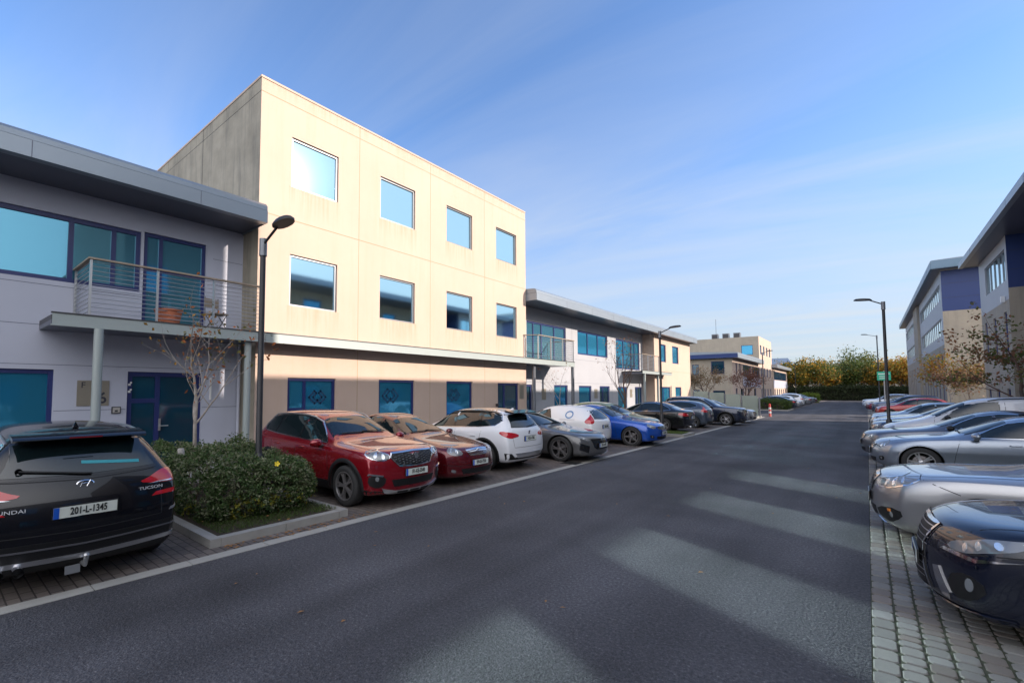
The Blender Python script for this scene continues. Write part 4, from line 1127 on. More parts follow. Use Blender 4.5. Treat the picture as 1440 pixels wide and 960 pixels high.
def wheel_meshes(r, rim_r, spokes, col, wd=.22, twin=False, skew=0, dark=None):
    b = MB(); b.lathe([(.001, -.015), (.15, -.015), (.15, .0), (.06, .01), (.045, .06), (.001, .062)], 20, 'Y', m=0)
    b.lathe([(rim_r - .01, -.09), (rim_r - .02, .02), (rim_r - .01, .09)], 30, 'Y', m=1); b.lathe([(.001, -.05), (rim_r - .015, -.05)], 30, 'Y', m=1)
    h = b.build('wheel', [mat('brake_disc', (.16, .15, .15), .4, .7), arch_in], smooth=True); mh = h.data; bpy.data.objects.remove(h)
    b = MB(); b.lathe([(rim_r, -.1), (rim_r + .02, -.108), (r - .045, -.112), (r - .012, -.1), (r, -.08), (r, .078), (r - .012, .1), (r - .045, .113), (rim_r + .02, .108), (rim_r, .1)], 40, 'Y')
    o = b.build('tyre', rub, smooth=50); mt = o.data; bpy.data.objects.remove(o)
    b = MB(); b.lathe([(rim_r + .004, .085), (rim_r + .004, .109), (rim_r - .012, .108), (rim_r - .02, .09), (rim_r - .02, .06)], 40, 'Y')
    b.lathe([(.001, .098), (.03, .098), (.055, .088), (.06, .07)], 20, 'Y')
    for k in range(spokes):
        for tw in ((-.09, .09) if twin else (0,)):
            a0 = 2 * pi * k / spokes + tw * .5; a1 = 2 * pi * k / spokes + tw * 1.6 + skew
            w0, w1 = (.022, .014) if twin else (.034, .026)
            vs = []
            for (rr, a, ww, h1, h0) in ((.035, a0, w0, .096, .06), (rim_r * .55, (a0 + a1) / 2, (w0 + w1) / 2, .09, .055), (rim_r - .012, a1, w1 * 1.25, .097, .05)):
                cx, cz = rr * cos(a), rr * sin(a); tx, tz = -sin(a), cos(a)
                vs += [(cx - tx * ww, h0, cz - tz * ww), (cx - tx * ww * .8, h1, cz - tz * ww * .8), (cx + tx * ww * .8, h1, cz + tz * ww * .8), (cx + tx * ww, h0, cz + tz * ww)]
            fs = []
            for i in range(2):
                for q in range(4): fs.append((i * 4 + q, i * 4 + (q + 1) % 4, (i + 1) * 4 + (q + 1) % 4, (i + 1) * 4 + q))
            b.add(vs, fs)
    o = b.build('rim', col, smooth=35); mr = o.data; bpy.data.objects.remove(o)
    return mh, mt, mr
W5 = wheel_meshes(.34, .235, 5, alloy); W5D = wheel_meshes(.35, .245, 5, alloy_dk, twin=True)
W5S = wheel_meshes(.34, .24, 5, alloy, twin=True); W10D = wheel_meshes(.35, .26, 5, alloy_dk, twin=True, skew=.12)
W7 = wheel_meshes(.32, .21, 7, alloy); W6 = wheel_meshes(.31, .20, 9, alloy)
W5R = wheel_meshes(.36, .25, 5, alloy_dk)

def suv(paint_m, label, x, y, rz, name='parked_car', L=4.45, w=.92, H=1.62, **kw):
    T = dict(L=L, w=w, st=sc_st(SUV, L / 4.45, w / .92, H / 1.62), zb=.22, P=.26, Q=.17, ax=(.88 * L / 4.45, 3.53 * L / 4.45), r=.35, cowl=1.36 * L / 4.45, ag=.06)
    return Car(T, paint_m, label, 'car', x, y, rz, name, **kw)
def sedan(paint_m, label, x, y, rz, name='parked_car', L=4.7, w=.91, H=1.44, **kw):
    T = dict(L=L, w=w, st=sc_st(SEDAN, L / 4.7, w / .91, H / 1.44), zb=.17, P=.26, Q=.16, ax=(.90 * L / 4.7, 3.62 * L / 4.7), r=.33, cowl=1.52 * L / 4.7, nose=[.12, .05, .0, .0, .02, .10], tail=[.05, .03, 0, .01, .05, .14])
    for i, q in enumerate(kw.pop('lift', ())): a = list(T['st'][i]); a[1] += q; a[2] += q * 1.1; T['st'][i] = tuple(a)
    return Car(T, paint_m, label, 'car', x, y, rz, name, **kw)
def hatch(paint_m, label, x, y, rz, name='parked_car', L=3.97, w=.865, H=1.47, **kw):
    T = dict(L=L, w=w, st=sc_st(HATCH, L / 3.97, w / .865, H / 1.47), zb=.18, P=.24, Q=.15, ax=(.80 * L / 3.97, 3.28 * L / 3.97), r=.315, cowl=1.12 * L / 3.97)
    return Car(T, paint_m, label, 'car', x, y, rz, name, **kw)

def dlo_suv(k, kz, drop=0):
    return [(q * k, z * kz) for q, z in [(1.52, 1.06), (1.80, 1.27), (2.02, 1.42), (2.35, 1.515), (3.0, 1.54), (3.55, 1.515), (3.92, 1.44), (4.02, 1.30), (3.85, 1.185), (3.3, 1.135), (2.3, 1.085)]]
def dlo_sedan(k, kz):
    return [(q * k, z * kz) for q, z in [(1.72, .935), (2.05, 1.14), (2.30, 1.265), (2.7, 1.345), (3.15, 1.345), (3.5, 1.27), (3.80, 1.135), (3.92, 1.03), (3.5, .985), (2.6, .955)]]
def dlo_hatch(k, kz):
    return [(q * k, z * kz) for q, z in [(1.32, .955), (1.62, 1.17), (1.82, 1.29), (2.15, 1.37), (2.7, 1.385), (3.1, 1.35), (3.38, 1.26), (3.45, 1.15), (3.2, 1.07), (2.3, 1.0)]]
# ---------------------------------------------------------------- left row
FR = 0.0; RR = pi
def px_front(xn, L): return xn - L / 2      # nose-out car on the left row: nose at xn, facing +X
def generic_front(c, z=.68, gl=None, grille=True, zp=.50, txt=None, chrome_g=True, hl=None):
    w = c.w; hl = hl or [(w * .58, z - .06), (w * .60, z + .03), (w + .02, z + .10), (w + .14, z + .09), (w + .05, z - .02), (w * .8, z - .07)]
    c.pair('headlight', hl, 1, lens, inner=[(w * .74, z, .045), (w * .93, z + .015, .038)])
    if grille:
        g = smooth_poly([(-w * .46, z + .04), (w * .46, z + .04), (w * .40, z - .09), (-w * .40, z - .09)], 1)
        o = c.part('grille', [(g, c.end(1))], blk, .006, .08)
        c.strips('grille_bar', [([(-w * .44, z + .04 - .035 * k), (w * .44, z + .04 - .035 * k)], c.end(1)) for k in (1, 2, 3)] + ([(g, c.end(1))] if chrome_g else []), chrome if chrome_g else blk_gloss, .006, .011, parent=o)
    lo = [(-w * .55, .36), (w * .55, .36), (w * .50, .26), (-w * .50, .26)]
    c.part('lower_intake', [(lo, c.end(1))], blk, .005, .08)
    c.pair('fog_lamp_recess', [(w * .70, .40), (w * .98, .42), (w * .96, .31), (w * .72, .30)], 1, blk, inner=[(w * .84, .36, .035)], mi=lens)
    c.plate(1, zp, txt)
def generic_rear(c, z=.85, txt=None, zp=.78, hatchz=None, lamp=None):
    w = c.w; lamp = lamp or [(w * .50, z - .05), (w * .55, z + .05), (w + .0, z + .07), (w + .16, z + .06), (w + .10, z - .04), (w * .8, z - .07)]
    c.pair('tail_light', lamp, -1, red_l)
    c.plate(-1, zp, txt)
    c.part('rear_valance', [([(-w * .75, .38), (w * .75, .38), (w * .70, .24), (-w * .70, .24)], c.end(-1))], blk, .006, .1)

letter_m = mat('badge_silver', (.62, .63, .65), .35, .2)
# 1 black SUV seen from behind, 201-L-1345
p_black = mat('paint_black', (.002, .002, .004), .25, 0, coat=.7, spec=.3, coatr=.02)
L = 4.48; c = suv(p_black, 'black SUV parked tail out beside the hedge, plate 201-L-1345', -6.0 - L / 2, 1.18, RR, L=L, w=.925, H=1.63, lv=3, Q=.13, tail=[.16, .07, .0, .0, .04, .12])
k = L / 4.45
c.windows(dlo_suv(k, 1.0), [(2.42, 2.40), (3.36, 3.30)]); c.screen(1.42, 2.02, .70, .56); c.wheels(*W5D); c.rails(1.95, 3.95)
rw = c.rearglass(1.13, 1.47, .80, .60); c.antenna(3.75); c.arch_trim(.06); c.sill(.24, .36); c.mirrors(1.58, 1.04); c.handles((2.2, 3.15), .92); c.seams([(1.25, 1.35), (2.42, 2.45), (3.3, 3.4)], 1.05)
b = MB()                                   # spoiler
y0 = .56; b.prism([(-c.L / 2 + .50, 1.565), (-c.L / 2 + .50, 1.53), (-c.L / 2 + .24, 1.49), (-c.L / 2 + .20, 1.51), (-c.L / 2 + .24, 1.535)], 1, -y0, y0)
sp = b.build('spoiler', p_black, c.root, smooth=40)
b = MB(); b.box(-c.L / 2 + .142, -c.L / 2 + .15, -.14, .14, 1.512, 1.526); b.build('brake_light', red_d, sp)
c.pair('tail_light', [(.46, .985), (.60, 1.03), (.80, 1.09), (.97, 1.10), (1.10, 1.06), (1.12, .99), (.97, .955), (.70, .955)], -1, red_l)
c.pair('tail_light_edge', [(.56, .957), (.75, .962), (.90, .963), (.88, .973), (.7, .973)], -1, lens_in, off=.008, sm=0)
c.pair('rear_fog_light', [(.60, .825), (.66, .865), (.98, .885), (1.03, .87), (1.0, .835)], -1, red_l, sm=0)
c.pair('bumper_highlight', [(.78, .64), (.96, .67), (.98, .70), (.80, .67)], -1, alloy, off=.006, sm=0)
c.part('lower_bumper', [([(-1.05, .56), (-.7, .545), (0, .53), (.7, .545), (1.05, .56), (1.05, .25), (0, .25), (-1.05, .25)], c.end(-1))], blk, .008, .1)
c.part('skid_strip', [([(-.90, .39), (0, .37), (.90, .39), (.86, .345), (0, .325), (-.86, .345)], c.end(-1))], alloy, .014, .08)
c.part('bumper_strip', [([(-.98, .50), (0, .475), (.98, .50), (.97, .485), (0, .46), (-.97, .485)], c.end(-1))], mat('grey_trim', (.08, .08, .09), .4), .013, .08)
for dy in (0, .14):
    b = MB(); b.tube([(-c.L / 2 + .12, .50 + dy, .31), (-c.L / 2 - .015, .50 + dy, .31)], .045, 16, cap=False); b.tube([(-c.L / 2 + .10, .50 + dy, .31), (-c.L / 2 + .11, .50 + dy, .31)], .044, 16, m=1)
    b.build('exhaust_tip', [chrome, arch_in], c.root, smooth=60)
b = MB(); b.tube([(-c.L / 2 + .3, 0, .26), (-c.L / 2 - .02, 0, .26), (-c.L / 2 - .06, 0, .34)], .022, 10); b.lathe([(.001, -.028), (.02, -.02), (.028, 0), (.02, .02), (.001, .028)], 14, c=(-c.L / 2 - .06, 0, .36)); b.box(-c.L / 2 - .03, -c.L / 2 - .02, .04, .16, .20, .28)
b.build('tow_bar', steel, c.root, smooth=40)
c.plate(-1, .80, '201-L-1345', tilt=-.12)
# oval badge, lettering
h = c.cast(c.end(-1), (0, 1.045), .004); th = .30
def badge_ring(b, ry, rz, t, x=0):
    n = 28
    for k in range(n):
        a, a2 = 2 * pi * k / n, 2 * pi * (k + 1) / n
        b.add([(x, ry * cos(a), rz * sin(a)), (x, ry * cos(a2), rz * sin(a2)), (x + .006, (ry - t) * cos(a2), (rz - t) * sin(a2)), (x + .006, (ry - t) * cos(a), (rz - t) * sin(a))], [(0, 1, 2, 3)])
b = MB(); badge_ring(b, .075, .039, .010)
for sg_ in (-1, 1): b.tube([(.005, sg_ * .026 - .014, -.030), (.005, sg_ * .030 + .014, .030)], .0055, 6)
b.tube([(.005, -.03, -.004), (.005, .0, .004), (.005, .03, .004)], .005, 6)
o = b.build('badge', chrome, c.root); o.location = h[0]; o.rotation_euler = (0, -.25, pi)
h = c.cast(c.end(-1), (-.60, .915), .006); mesh_of(text_mesh('TUCSON', .046, letter_m, .002, 1.35), 'lettering', c.root, h[0], (0, 0, 0)).rotation_euler = (pi / 2 - .1, 0, -pi / 2 + .2)
h = c.cast(c.end(-1), (.60, .855), .006); mesh_of(text_mesh('HYUNDAI', .048, letter_m, .002, 1.35), 'lettering', c.root, h[0], (pi / 2 - .1, 0, -pi / 2 - .2))
h = c.cast(c.end(-1), (.70, .72), .003); q = MB(); q.lathe([(.001, .0), (.03, .0), (.03, .004)], 16, 'X'); o = q.build('bumper_sticker', plate_y, c.root); o.location = h[0]; o.rotation_euler = (0, 0, pi - .5)
# rear wiper and window sticker
b = MB(); pts = [c.cast(c.end(-1), (t, z), .022)[0] for t, z in ((.50, 1.20), (.30, 1.175), (.0, 1.135), (-.06, 1.13))]
b.tube(pts, [.014, .012, .012, .010], 6); b.lathe([(.03, -.02), (.03, .02), (.001, .02)], 12, 'X', c=(pts[0].x, pts[0].y, pts[0].z)); b.build('rear_wiper', blk, c.root)
c.part('window_sticker', [([(-.50, 1.195), (.02, 1.235), (.02, 1.265), (-.50, 1.225)], c.end(-1))], mat('cyan_sticker', (.03, .30, .36), .4), .010, .08, skirt=.002)
c.strips('tailgate_gap', [([(-.72, .96), (-.70, .62), (0, .60), (.70, .62), (.72, .96)], c.end(-1)), ([(-.74, 1.12), (0, 1.085), (.74, 1.12)], c.end(-1))], gap_m, .005, .0015)
q = c.cast(c.end(-1), (0, .90), .006)

# 2 red SUV (front)
p_red = paint('red', (.24, .004, .012), .45, .25)
L = 4.45; c = suv(p_red, 'bright red SUV with silver roof rails and chequered grille beside the hedge', -6.0 - L / 2, 5.83, FR, L=L, w=.92, H=1.60, lv=3, nose=[.10, .03, -.01, .0, .03, .10], P=.30)
c.windows(dlo_suv(1, .985), [(2.45, 2.43), (3.42, 3.34)], trim=chrome); c.screen(1.44, 2.03, .70, .56); c.wipers(1.44)
c.wheels(*W5D); c.rails(2.0, 3.95); c.arch_trim(.07); c.sill(.24, .40); c.mirrors(1.60, 1.03); c.handles((2.25, 3.2), .93); c.seams([(1.3, 1.42), (2.47, 2.5), (3.35, 3.45)], 1.04); c.rearglass(1.13, 1.44, .68, .52)
g = [(-.46, .93), (0, .945), (.46, .93), (.50, .86), (.36, .72), (0, .70), (-.36, .72), (-.50, .86)]
b = MB(); c.patch(b, g, c.end(1), .008, .07)
for i in range(13):
    for j in range(5):
        t = -.42 + i * .07; z = .745 + j * .042 + (.02 if i % 2 else 0)
        if inside((t, z), [(p[0] * .93, (p[1] - .83) * .9 + .83) for p in g]):
            hh = c.cast(c.end(1), (t, z), .014)
            if hh: b.box(hh[0].x - .01, hh[0].x + .002, t - .021, t + .021, z - .009, z + .009, 1)
o = b.build('grille', [blk, chrome], c.root, smooth=30)
c.strips('grille_frame', [(g, c.end(1))], chrome, .011, .012, parent=o, closed=True)
h = c.cast(c.end(1), (0, .86), .02); b = MB(); b.prism([(-.035, -.05), (.03, -.055), (.045, 0), (.035, .045), (-.01, .06), (-.045, .02)], 0, 0, .012); bb = b.build('badge', chrome, c.root); bb.location = h[0]
c.pair('headlight', [(.50, .86), (.53, .93), (.80, .97), (1.06, 1.0), (1.16, .99), (1.08, .91), (.85, .83), (.62, .82)], 1, lens, inner=[(.66, .885, .05), (.86, .91, .048)], rim=chrome)
c.pair('fog_lamp_recess', [(.60, .56), (.95, .60), (1.0, .44), (.80, .36), (.62, .42)], 1, blk, inner=[(.80, .53, .045)], mi=lens)
c.pair('fog_lamp_trim', [(.66, .585), (.96, .62), (.99, .58), (.95, .595), (.68, .56)], 1, chrome, off=.016, sm=0)
c.part('lower_intake', [([(-.50, .50), (.50, .50), (.45, .38), (-.45, .38)], c.end(1))], blk, .006, .08)
c.part('lower_bumper', [([(-1.1, .34), (-.6, .31), (.6, .31), (1.1, .34), (1.1, .24), (-1.1, .24)], c.end(1))], blk, .006, .1)
c.part('skid_plate', [([(-.70, .37), (-.4, .31), (.4, .31), (.70, .37), (.62, .29), (.4, .25), (-.4, .25), (-.62, .29)], c.end(1))], alloy, .016, .06)
[c.part('skid_slot', [([(a - .11, .30), (a + .11, .30), (a + .10, .27), (a - .10, .27)], c.end(1))], blk, .020, .06) for a in (-.26, 0, .26)]
c.plate(1, .60, '191-KE-3548')
0 and c.strips('bonnet_crease', [([(.35, .42), (.8, .52), (1.3, .60)], c.top), ([(.35, -.42), (.8, -.52), (1.3, -.60)], c.top)], p_red, .004, .003)

# 3 dark red sedan (front)
p_mar = paint('maroon', (.11, .004, .008), .4, .25)
L = 4.65; c = sedan(p_mar, 'dark red saloon with triple bar chrome grille between red SUV and white SUV', -6.28 - L / 2, 8.0, FR, L=L, w=.88, H=1.46, P=.30, lv=3)
k = L / 4.7; kz = 1.46 / 1.44; c.windows(dlo_sedan(k, kz), [(2.55, 2.52), (3.42, 3.34)], trim=None); c.screen(1.58 * k, 2.28 * k, .67, .52); c.wipers(1.58 * k); c.wheels(*W7); c.mirrors(1.78, .95); c.handles((2.35, 3.2), .80); c.seams([(1.4, 1.55), (2.5, 2.55), (3.35, 3.5)], .93)
g = [(-.34, .745), (0, .765), (.34, .745), (.27, .64), (-.27, .64)]; o = c.part('grille', [(g, c.end(1))], p_mar, .006, .07)
c.strips('grille_bar', [([(-.33 + .02 * q, .735 - .028 * q), (0, .755 - .03 * q), (.33 - .02 * q, .735 - .028 * q)], c.end(1)) for q in range(4)], chrome, .0075, .012, parent=o); c.strips('grille_frame', [(g, c.end(1))], chrome, .008, .012, parent=o, closed=True)
b = MB(); badge_ring(b, .055, .036, .008); badge_ring(b, .018, .036, .007); badge_ring(b, .04, .02, .006); o = b.build('badge', chrome, c.root); o.location = c.cast(c.end(1), (0, .73), .016)[0]
c.pair('headlight', [(.42, .66), (.47, .77), (.70, .81), (.94, .84), (.98, .78), (.88, .68), (.62, .64)], 1, lens, inner=[(.60, .72, .055), (.80, .75, .045)])
c.part('lower_intake', [([(-.52, .38), (.52, .38), (.46, .27), (-.46, .27)], c.end(1))], blk, .005, .08); c.pair('fog_lamp', [(.66, .36), (.80, .38), (.80, .32), (.66, .30)], 1, lens); c.plate(1, .49, '09-KE-7556')
c.strips('bumper_gap', [([(-1.0, .47), (-.5, .44), (-.28, .45)], c.end(1)), ([(1.0, .47), (.5, .44), (.28, .45)], c.end(1))], gap_m, .005, .0015)

# 4 white small SUV (rear)
p_white = paint('white', (.68, .69, .72), .0, .35)
L = 4.14; c = suv(p_white, 'white small SUV with dark roof parked tail out between dark red saloon and grey coupe', -6.48 - L / 2, 10.32, RR, L=L, w=.89, H=1.54, Q=.14)
k = L / 4.45; kz = 1.54 / 1.62; kw = .89 / .92
c.windows(dlo_suv(k, kz), [(2.28, 2.25), (3.15, 3.08)], trim=chrome, trimw=.006); c.screen(1.35, 1.88, .67, .54); c.rearglass(1.08, 1.38, .66, .51); c.wheels(*W5); c.arch_trim(.06); c.sill(.24, .36)
c.part('roof_panel', [([(1.78, -.50), (2.2, -.54), (3.3, -.54), (3.80, -.50), (3.80, .50), (3.3, .54), (2.2, .54), (1.78, .50)], c.top)], mat('paint_roof_brown_reflection', (.035, .028, .022), .2, .2, coat=1), .004, .12)  # brown of the reflected cream block put into the dark roof colour
c.mirrors(1.50, .98, blk); c.handles((2.05, 2.95), .86); c.seams([(1.2, 1.3), (2.28, 2.32), (3.05, 3.2)], .98, hood=False); c.rails(1.85, 3.65, blk, y=.56)
b = MB(); b.prism([(-L / 2 + .42, 1.50), (-L / 2 + .42, 1.45), (-L / 2 + .17, 1.415), (-L / 2 + .14, 1.44)], 1, -.53, .53); b.build('spoiler', blk_gloss, c.root, smooth=40)
c.pair('tail_light', [(.44, .86), (.46, .93), (.80, .98), (1.0, 1.0), (1.06, .95), (.92, .88), (.74, .82), (.60, .84)], -1, red_l)
c.part('lower_bumper', [([(-.90, .47), (-.72, .46), (-.60, .36), (.60, .36), (.72, .46), (.90, .47), (.88, .31), (-.88, .31)], c.end(-1))], blk, .007, .09); c.part('skid_plate', [([(-.58, .46), (.58, .46), (.50, .35), (-.50, .35)], c.end(-1))], alloy, .012, .08)
c.plate(-1, .80, '142-D-7582'); b = MB(); b.prism([(-.045, .03), (.04, .045), (.045, .01), (-.0, 0), (.045, -.03), (-.04, -.045), (-.045, -.01), (0, 0.0)], 0, 0, .008); o = b.build('badge', chrome, c.root); o.location = c.cast(c.end(-1), (0, .95), .006)[0]; o.rotation_euler = (0, 0, pi)
c.strips('tailgate_gap', [([(-.68, .9), (-.62, .60), (.62, .60), (.68, .9)], c.end(-1))], gap_m, .004, .0015); c.antenna(3.55)
b = MB(); pts = [c.cast(c.end(-1), (t, z), .018)[0] for t, z in ((0, 1.08), (-.2, 1.10), (-.40, 1.12))]; b.tube(pts, .011, 6); b.build('rear_wiper', blk, c.root)

# 5 grey coupe (front)
p_grey = paint('gunmetal', (.095, .095, .098), .35, .28)
L = 4.70; c = sedan(p_grey, 'dark grey coupe with slim headlights and big dark wheels beside white SUV', -5.72 - L / 2, 12.95, FR, L=L, w=.925, H=1.385, P=.32, lv=3, r=.35, nose=[.14, .05, 0, -.01, .0, .07])
kz = 1.385 / 1.44; c.windows(dlo_sedan(1, kz), [(2.72, 2.78)], trim=blk_gloss); c.screen(1.58, 2.30, .70, .54); c.wheels(*W10D); c.mirrors(1.80, .90); c.seams([(1.42, 1.55), (2.95, 3.0)], .89); c.handles((2.75,), .78); c.wipers(1.58)
c.pair('headlight', [(.52, .60), (.54, .655), (.80, .70), (1.08, .735), (1.10, .70), (.92, .655), (.70, .595)], 1, lens, inner=[(.68, .635, .025), (.84, .665, .025)])
g = [(-.50, .64), (.50, .64), (.44, .42), (.34, .36), (-.34, .36), (-.44, .42)]; c.part('grille', [(g, c.end(1))], blk_gloss, .006, .07); c.pair('side_intake', [(.60, .46), (.98, .54), (1.02, .36), (.66, .27)], 1, blk_gloss, sm=0)
c.part('front_lip', [([(-1.0, .235), (-.6, .20), (.6, .20), (1.0, .235), (.98, .265), (.6, .235), (-.6, .235), (-.98, .265)], c.end(1))], p_grey, .016, .08); c.plate(1, .46, '201-D-4471')
b = MB()
for q in range(4): 
    n = 16
    for kk in range(n):
        a, a2 = 2 * pi * kk / n, 2 * pi * (kk + 1) / n; yc = -.075 + .05 * q
        b.add([(0, yc + .034 * cos(a), .034 * sin(a)), (0, yc + .034 * cos(a2), .034 * sin(a2)), (.005, yc + .027 * cos(a2), .027 * sin(a2)), (.005, yc + .027 * cos(a), .027 * sin(a))], [(0, 1, 2, 3)])
o = b.build('badge', chrome, c.root); o.location = c.cast(c.end(1), (0, .60), .012)[0]

# 6 white small van (rear)
L = 3.97; c = hatch(paint('van_white', (.74, .74, .75), 0, .35), 'small white hatchback van with red tail lamp and round side emblem behind grey coupe', -6.75 - L / 2, 15.55, RR, L=L, w=.86, H=1.49, Q=.16)
c.windows([(p, z) for p, z in dlo_hatch(1, 1.0) if p < 2.6] + [(2.35, 1.38), (2.30, 1.01)][:0], [], trim=None); c.screen(1.18, 1.78, .66, .52); c.wheels(*W6); c.mirrors(1.36, .95); c.handles((2.1,), .85); c.seams([(1.1, 1.2), (2.4, 2.42)], .93, hood=False)
c.rearglass(1.04, 1.32, .58, .44); c.pair('tail_light', [(.66, .93), (.62, 1.10), (.72, 1.22), (.86, 1.14), (1.06, .98), (1.02, .90), (.8, .88)], -1, red_l)
pp = [(2.95 + .13 * cos(2 * pi * q / 20), 1.17 + .11 * sin(2 * pi * q / 20)) for q in range(20)]; em = mat('emblem_blue', (.10, .22, .42), .4); c.strips('side_emblem', [(pp, c.side(1)), (pp, c.side(-1))], em, .022, .004, closed=True)
c.strips('side_lettering', [([(2.62, 1.14 - .03 * q), (3.2, 1.14 - .03 * q)], c.side(sg)) for q in (4, 5) for sg in (1, -1)], mat('letter_grey', (.3, .3, .32), .5), .004, .004)
c.plate(-1, .78, '08-D-30912'); c.part('rear_valance', [([(-.7, .36), (.7, .36), (.6, .24), (-.6, .24)], c.end(-1))], blk, .006, .1)

# 7 blue sedan (front)
p_blue = paint('blue', (.008, .07, .38), .35, .25)
L = 4.63; c = sedan(p_blue, 'bright blue saloon with dark five spoke wheels parked nose out', -5.62 - L / 2, 18.0, FR, L=L, w=.92, H=1.46, P=.32, lv=3, nose=[.15, .05, 0, 0, .02, .1])
k = L / 4.7; c.windows(dlo_sedan(k, 1.014), [(2.52, 2.50), (3.40, 3.32)], trim=chrome); c.screen(1.58 * k, 2.28 * k, .68, .54); c.wheels(*W5R); c.mirrors(1.78, .95); c.handles((2.3, 3.15), .82); c.seams([(1.42, 1.55), (2.5, 2.52)], .92)
generic_front(c, .68, zp=.47, txt='152-D-8823', hl=[(.48, .64), (.50, .74), (.80, .78), (1.06, .82), (1.08, .76), (.92, .68), (.70, .63)])
# 8 pale green hatchback
L = 4.2; c = hatch(paint('pale_green', (.34, .38, .20), .45, .3), 'pale green hatchback parked nose out just beyond the blue saloon', -6.55 - L / 2, 20.3, FR, L=L, w=.87, H=1.50)
c.windows(dlo_hatch(L / 3.97, 1.02), [(2.35, 2.32)], trim=None); c.screen(1.25, 1.86, .68, .54); c.wheels(*W7); c.mirrors(1.45, .97); generic_front(c, .70, zp=.48, txt='06-D-5120')
# 9 black sedan (rear)
L = 4.85; c = sedan(paint('jet', (.008, .008, .011), .25, .22), 'black saloon parked tail out beside the far grass island and lamp post', -6.45 - L / 2, 25.0, RR, L=L, w=.925, H=1.47)
c.windows(dlo_sedan(L / 4.7, 1.02), [(2.65, 2.62), (3.58, 3.5)], trim=chrome); c.screen(4.02, 3.55, .66, .50, 'rear_window', bow=.0); c.wheels(*W5S); generic_rear(c, .82, '131-D-2204', .70, lamp=[(.46, .80), (.50, .90), (.85, .93), (1.10, .92), (1.14, .84), (.98, .79), (.7, .77)])
c.pair('reverse_light', [(.50, .865), (.60, .885), (.62, .84), (.52, .825)], -1, lens_in, off=.012, sm=0)
b = MB()
for dy in (-.42, .42): b.tube([(-L / 2 + .1, dy, .27), (-L / 2 - .02, dy, .27)], .035, 12)
b.build('exhaust_tip', chrome, c.root)
# 10 slate hatch (rear)
L = 4.37; c = hatch(paint('slate', (.065, .085, .12), .45, .28), 'slate blue hatchback with tall red tail lamps parked tail out', -6.35 - L / 2, 28.3, RR, L=L, w=.90, H=1.47)
c.windows(dlo_hatch(L / 3.97, 1.0), [(2.45, 2.42)], trim=chrome); c.rearglass(1.06, 1.30, .60, .46); c.wheels(*W5); generic_rear(c, .95, '141-D-7731', .76, lamp=[(.50, .86), (.62, .98), (.66, 1.16), (.74, 1.18), (.95, .98), (1.05, .90), (.8, .84)])
# 11 dark blue SUV (front)
L = 4.69; c = suv(paint('midnight', (.022, .03, .055), .45, .25), 'dark blue grey SUV with alloy wheels parked nose out far along the left row', -5.25 - L / 2, 31.5, FR, L=L, w=.95, H=1.66)
k = L / 4.45; c.windows(dlo_suv(k, 1.02), [(2.6, 2.58), (3.6, 3.52)]); c.screen(1.52, 2.15, .72, .58); c.wheels(*W5S); c.rails(2.1, 4.1); c.mirrors(1.66, 1.06); c.arch_trim(.05); generic_front(c, .84, zp=.58, txt='182-D-1960')
# 12 silver saloon (front)
p_silver = paint('silver', (.40, .40, .42), .75, .3)
L = 4.6; c = sedan(p_silver, 'silver saloon at the end of the left row before the glazed screen', -5.25 - L / 2, 34.4, FR, L=L, w=.90, H=1.45)
c.windows(dlo_sedan(.98, 1.0), [(2.5, 2.48), (3.38, 3.3)], trim=None); c.screen(1.55, 2.24, .66, .52); c.wheels(*W7); generic_front(c, .68, txt='07-D-6648')
# ---- beyond the junction on the left
far = [('sedan', (.010, .012, .02), 'black coupe parked tail out beyond the junction by the clipped hedge', 61.3, RR, .2),
       ('hatch', (.62, .63, .65), 'white hatchback first of the pale cars beyond the black coupe', 64.6, RR, 0),
       ('sedan', (.32, .33, .35), 'mid grey saloon half hidden behind the far white hatchback', 67.4, FR, .6),
       ('suv', (.66, .66, .68), 'white SUV farther along the far left row', 71.0, RR, 0),
       ('hatch', (.07, .08, .07), 'dark green hatchback on the far left row', 75.2, FR, .3),
       ('sedan', (.16, .17, .19), 'grey saloon near the far lamp post on the left row', 80.0, RR, .5),
       ('suv', (.25, .27, .30), 'grey SUV near the end of the far left row', 86.0, FR, .6),
       ('hatch', (.10, .02, .02), 'small dark red car last on the far left row', 93.0, FR, .3)]
def far_car(kind, col, label, x, y, rz, met, group='cars parked along the street'):
    pm = paint('far_%d_%d_%d' % tuple(int(v * 999) for v in col), col, met, .3)
    if kind == 'suv':
        c = suv(pm, label, x, y, rz, L=4.45, w=.92, H=1.64, group=group); c.windows(dlo_suv(1, 1), [(2.45, 2.43), (3.42, 3.34)], trim=None); c.screen(1.44, 2.03, .70, .56); c.wheels(*W5)
    elif kind == 'hatch':
        c = hatch(pm, label, x, y, rz, L=4.1, w=.87, H=1.48, group=group); c.windows(dlo_hatch(4.1 / 3.97, 1), [(2.3, 2.28)], trim=None); c.screen(1.22, 1.84, .66, .52); c.wheels(*W6)
    else:
        c = sedan(pm, label, x, y, rz, L=4.65, w=.90, H=1.43, group=group); c.windows(dlo_sedan(.99, 1), [(2.5, 2.48), (3.38, 3.3)], trim=None); c.screen(1.56, 2.26, .66, .52); c.wheels(*W7)
    if rz == RR and x < -3 or rz == FR and x > 0:
        generic_rear(c, {'suv': 1.0, 'hatch': .95, 'sedan': .82}[kind])
        if kind != 'sedan': c.rearglass(1.1 if kind == 'suv' else 1.04, 1.42 if kind == 'suv' else 1.28, .62, .48)
    else: generic_front(c, {'suv': .84, 'hatch': .70, 'sedan': .68}[kind])
    return c
for kd, col, lb, y, rz, met in far: far_car(kd, col, lb, -5.7 - 2.3, y, rz, met)

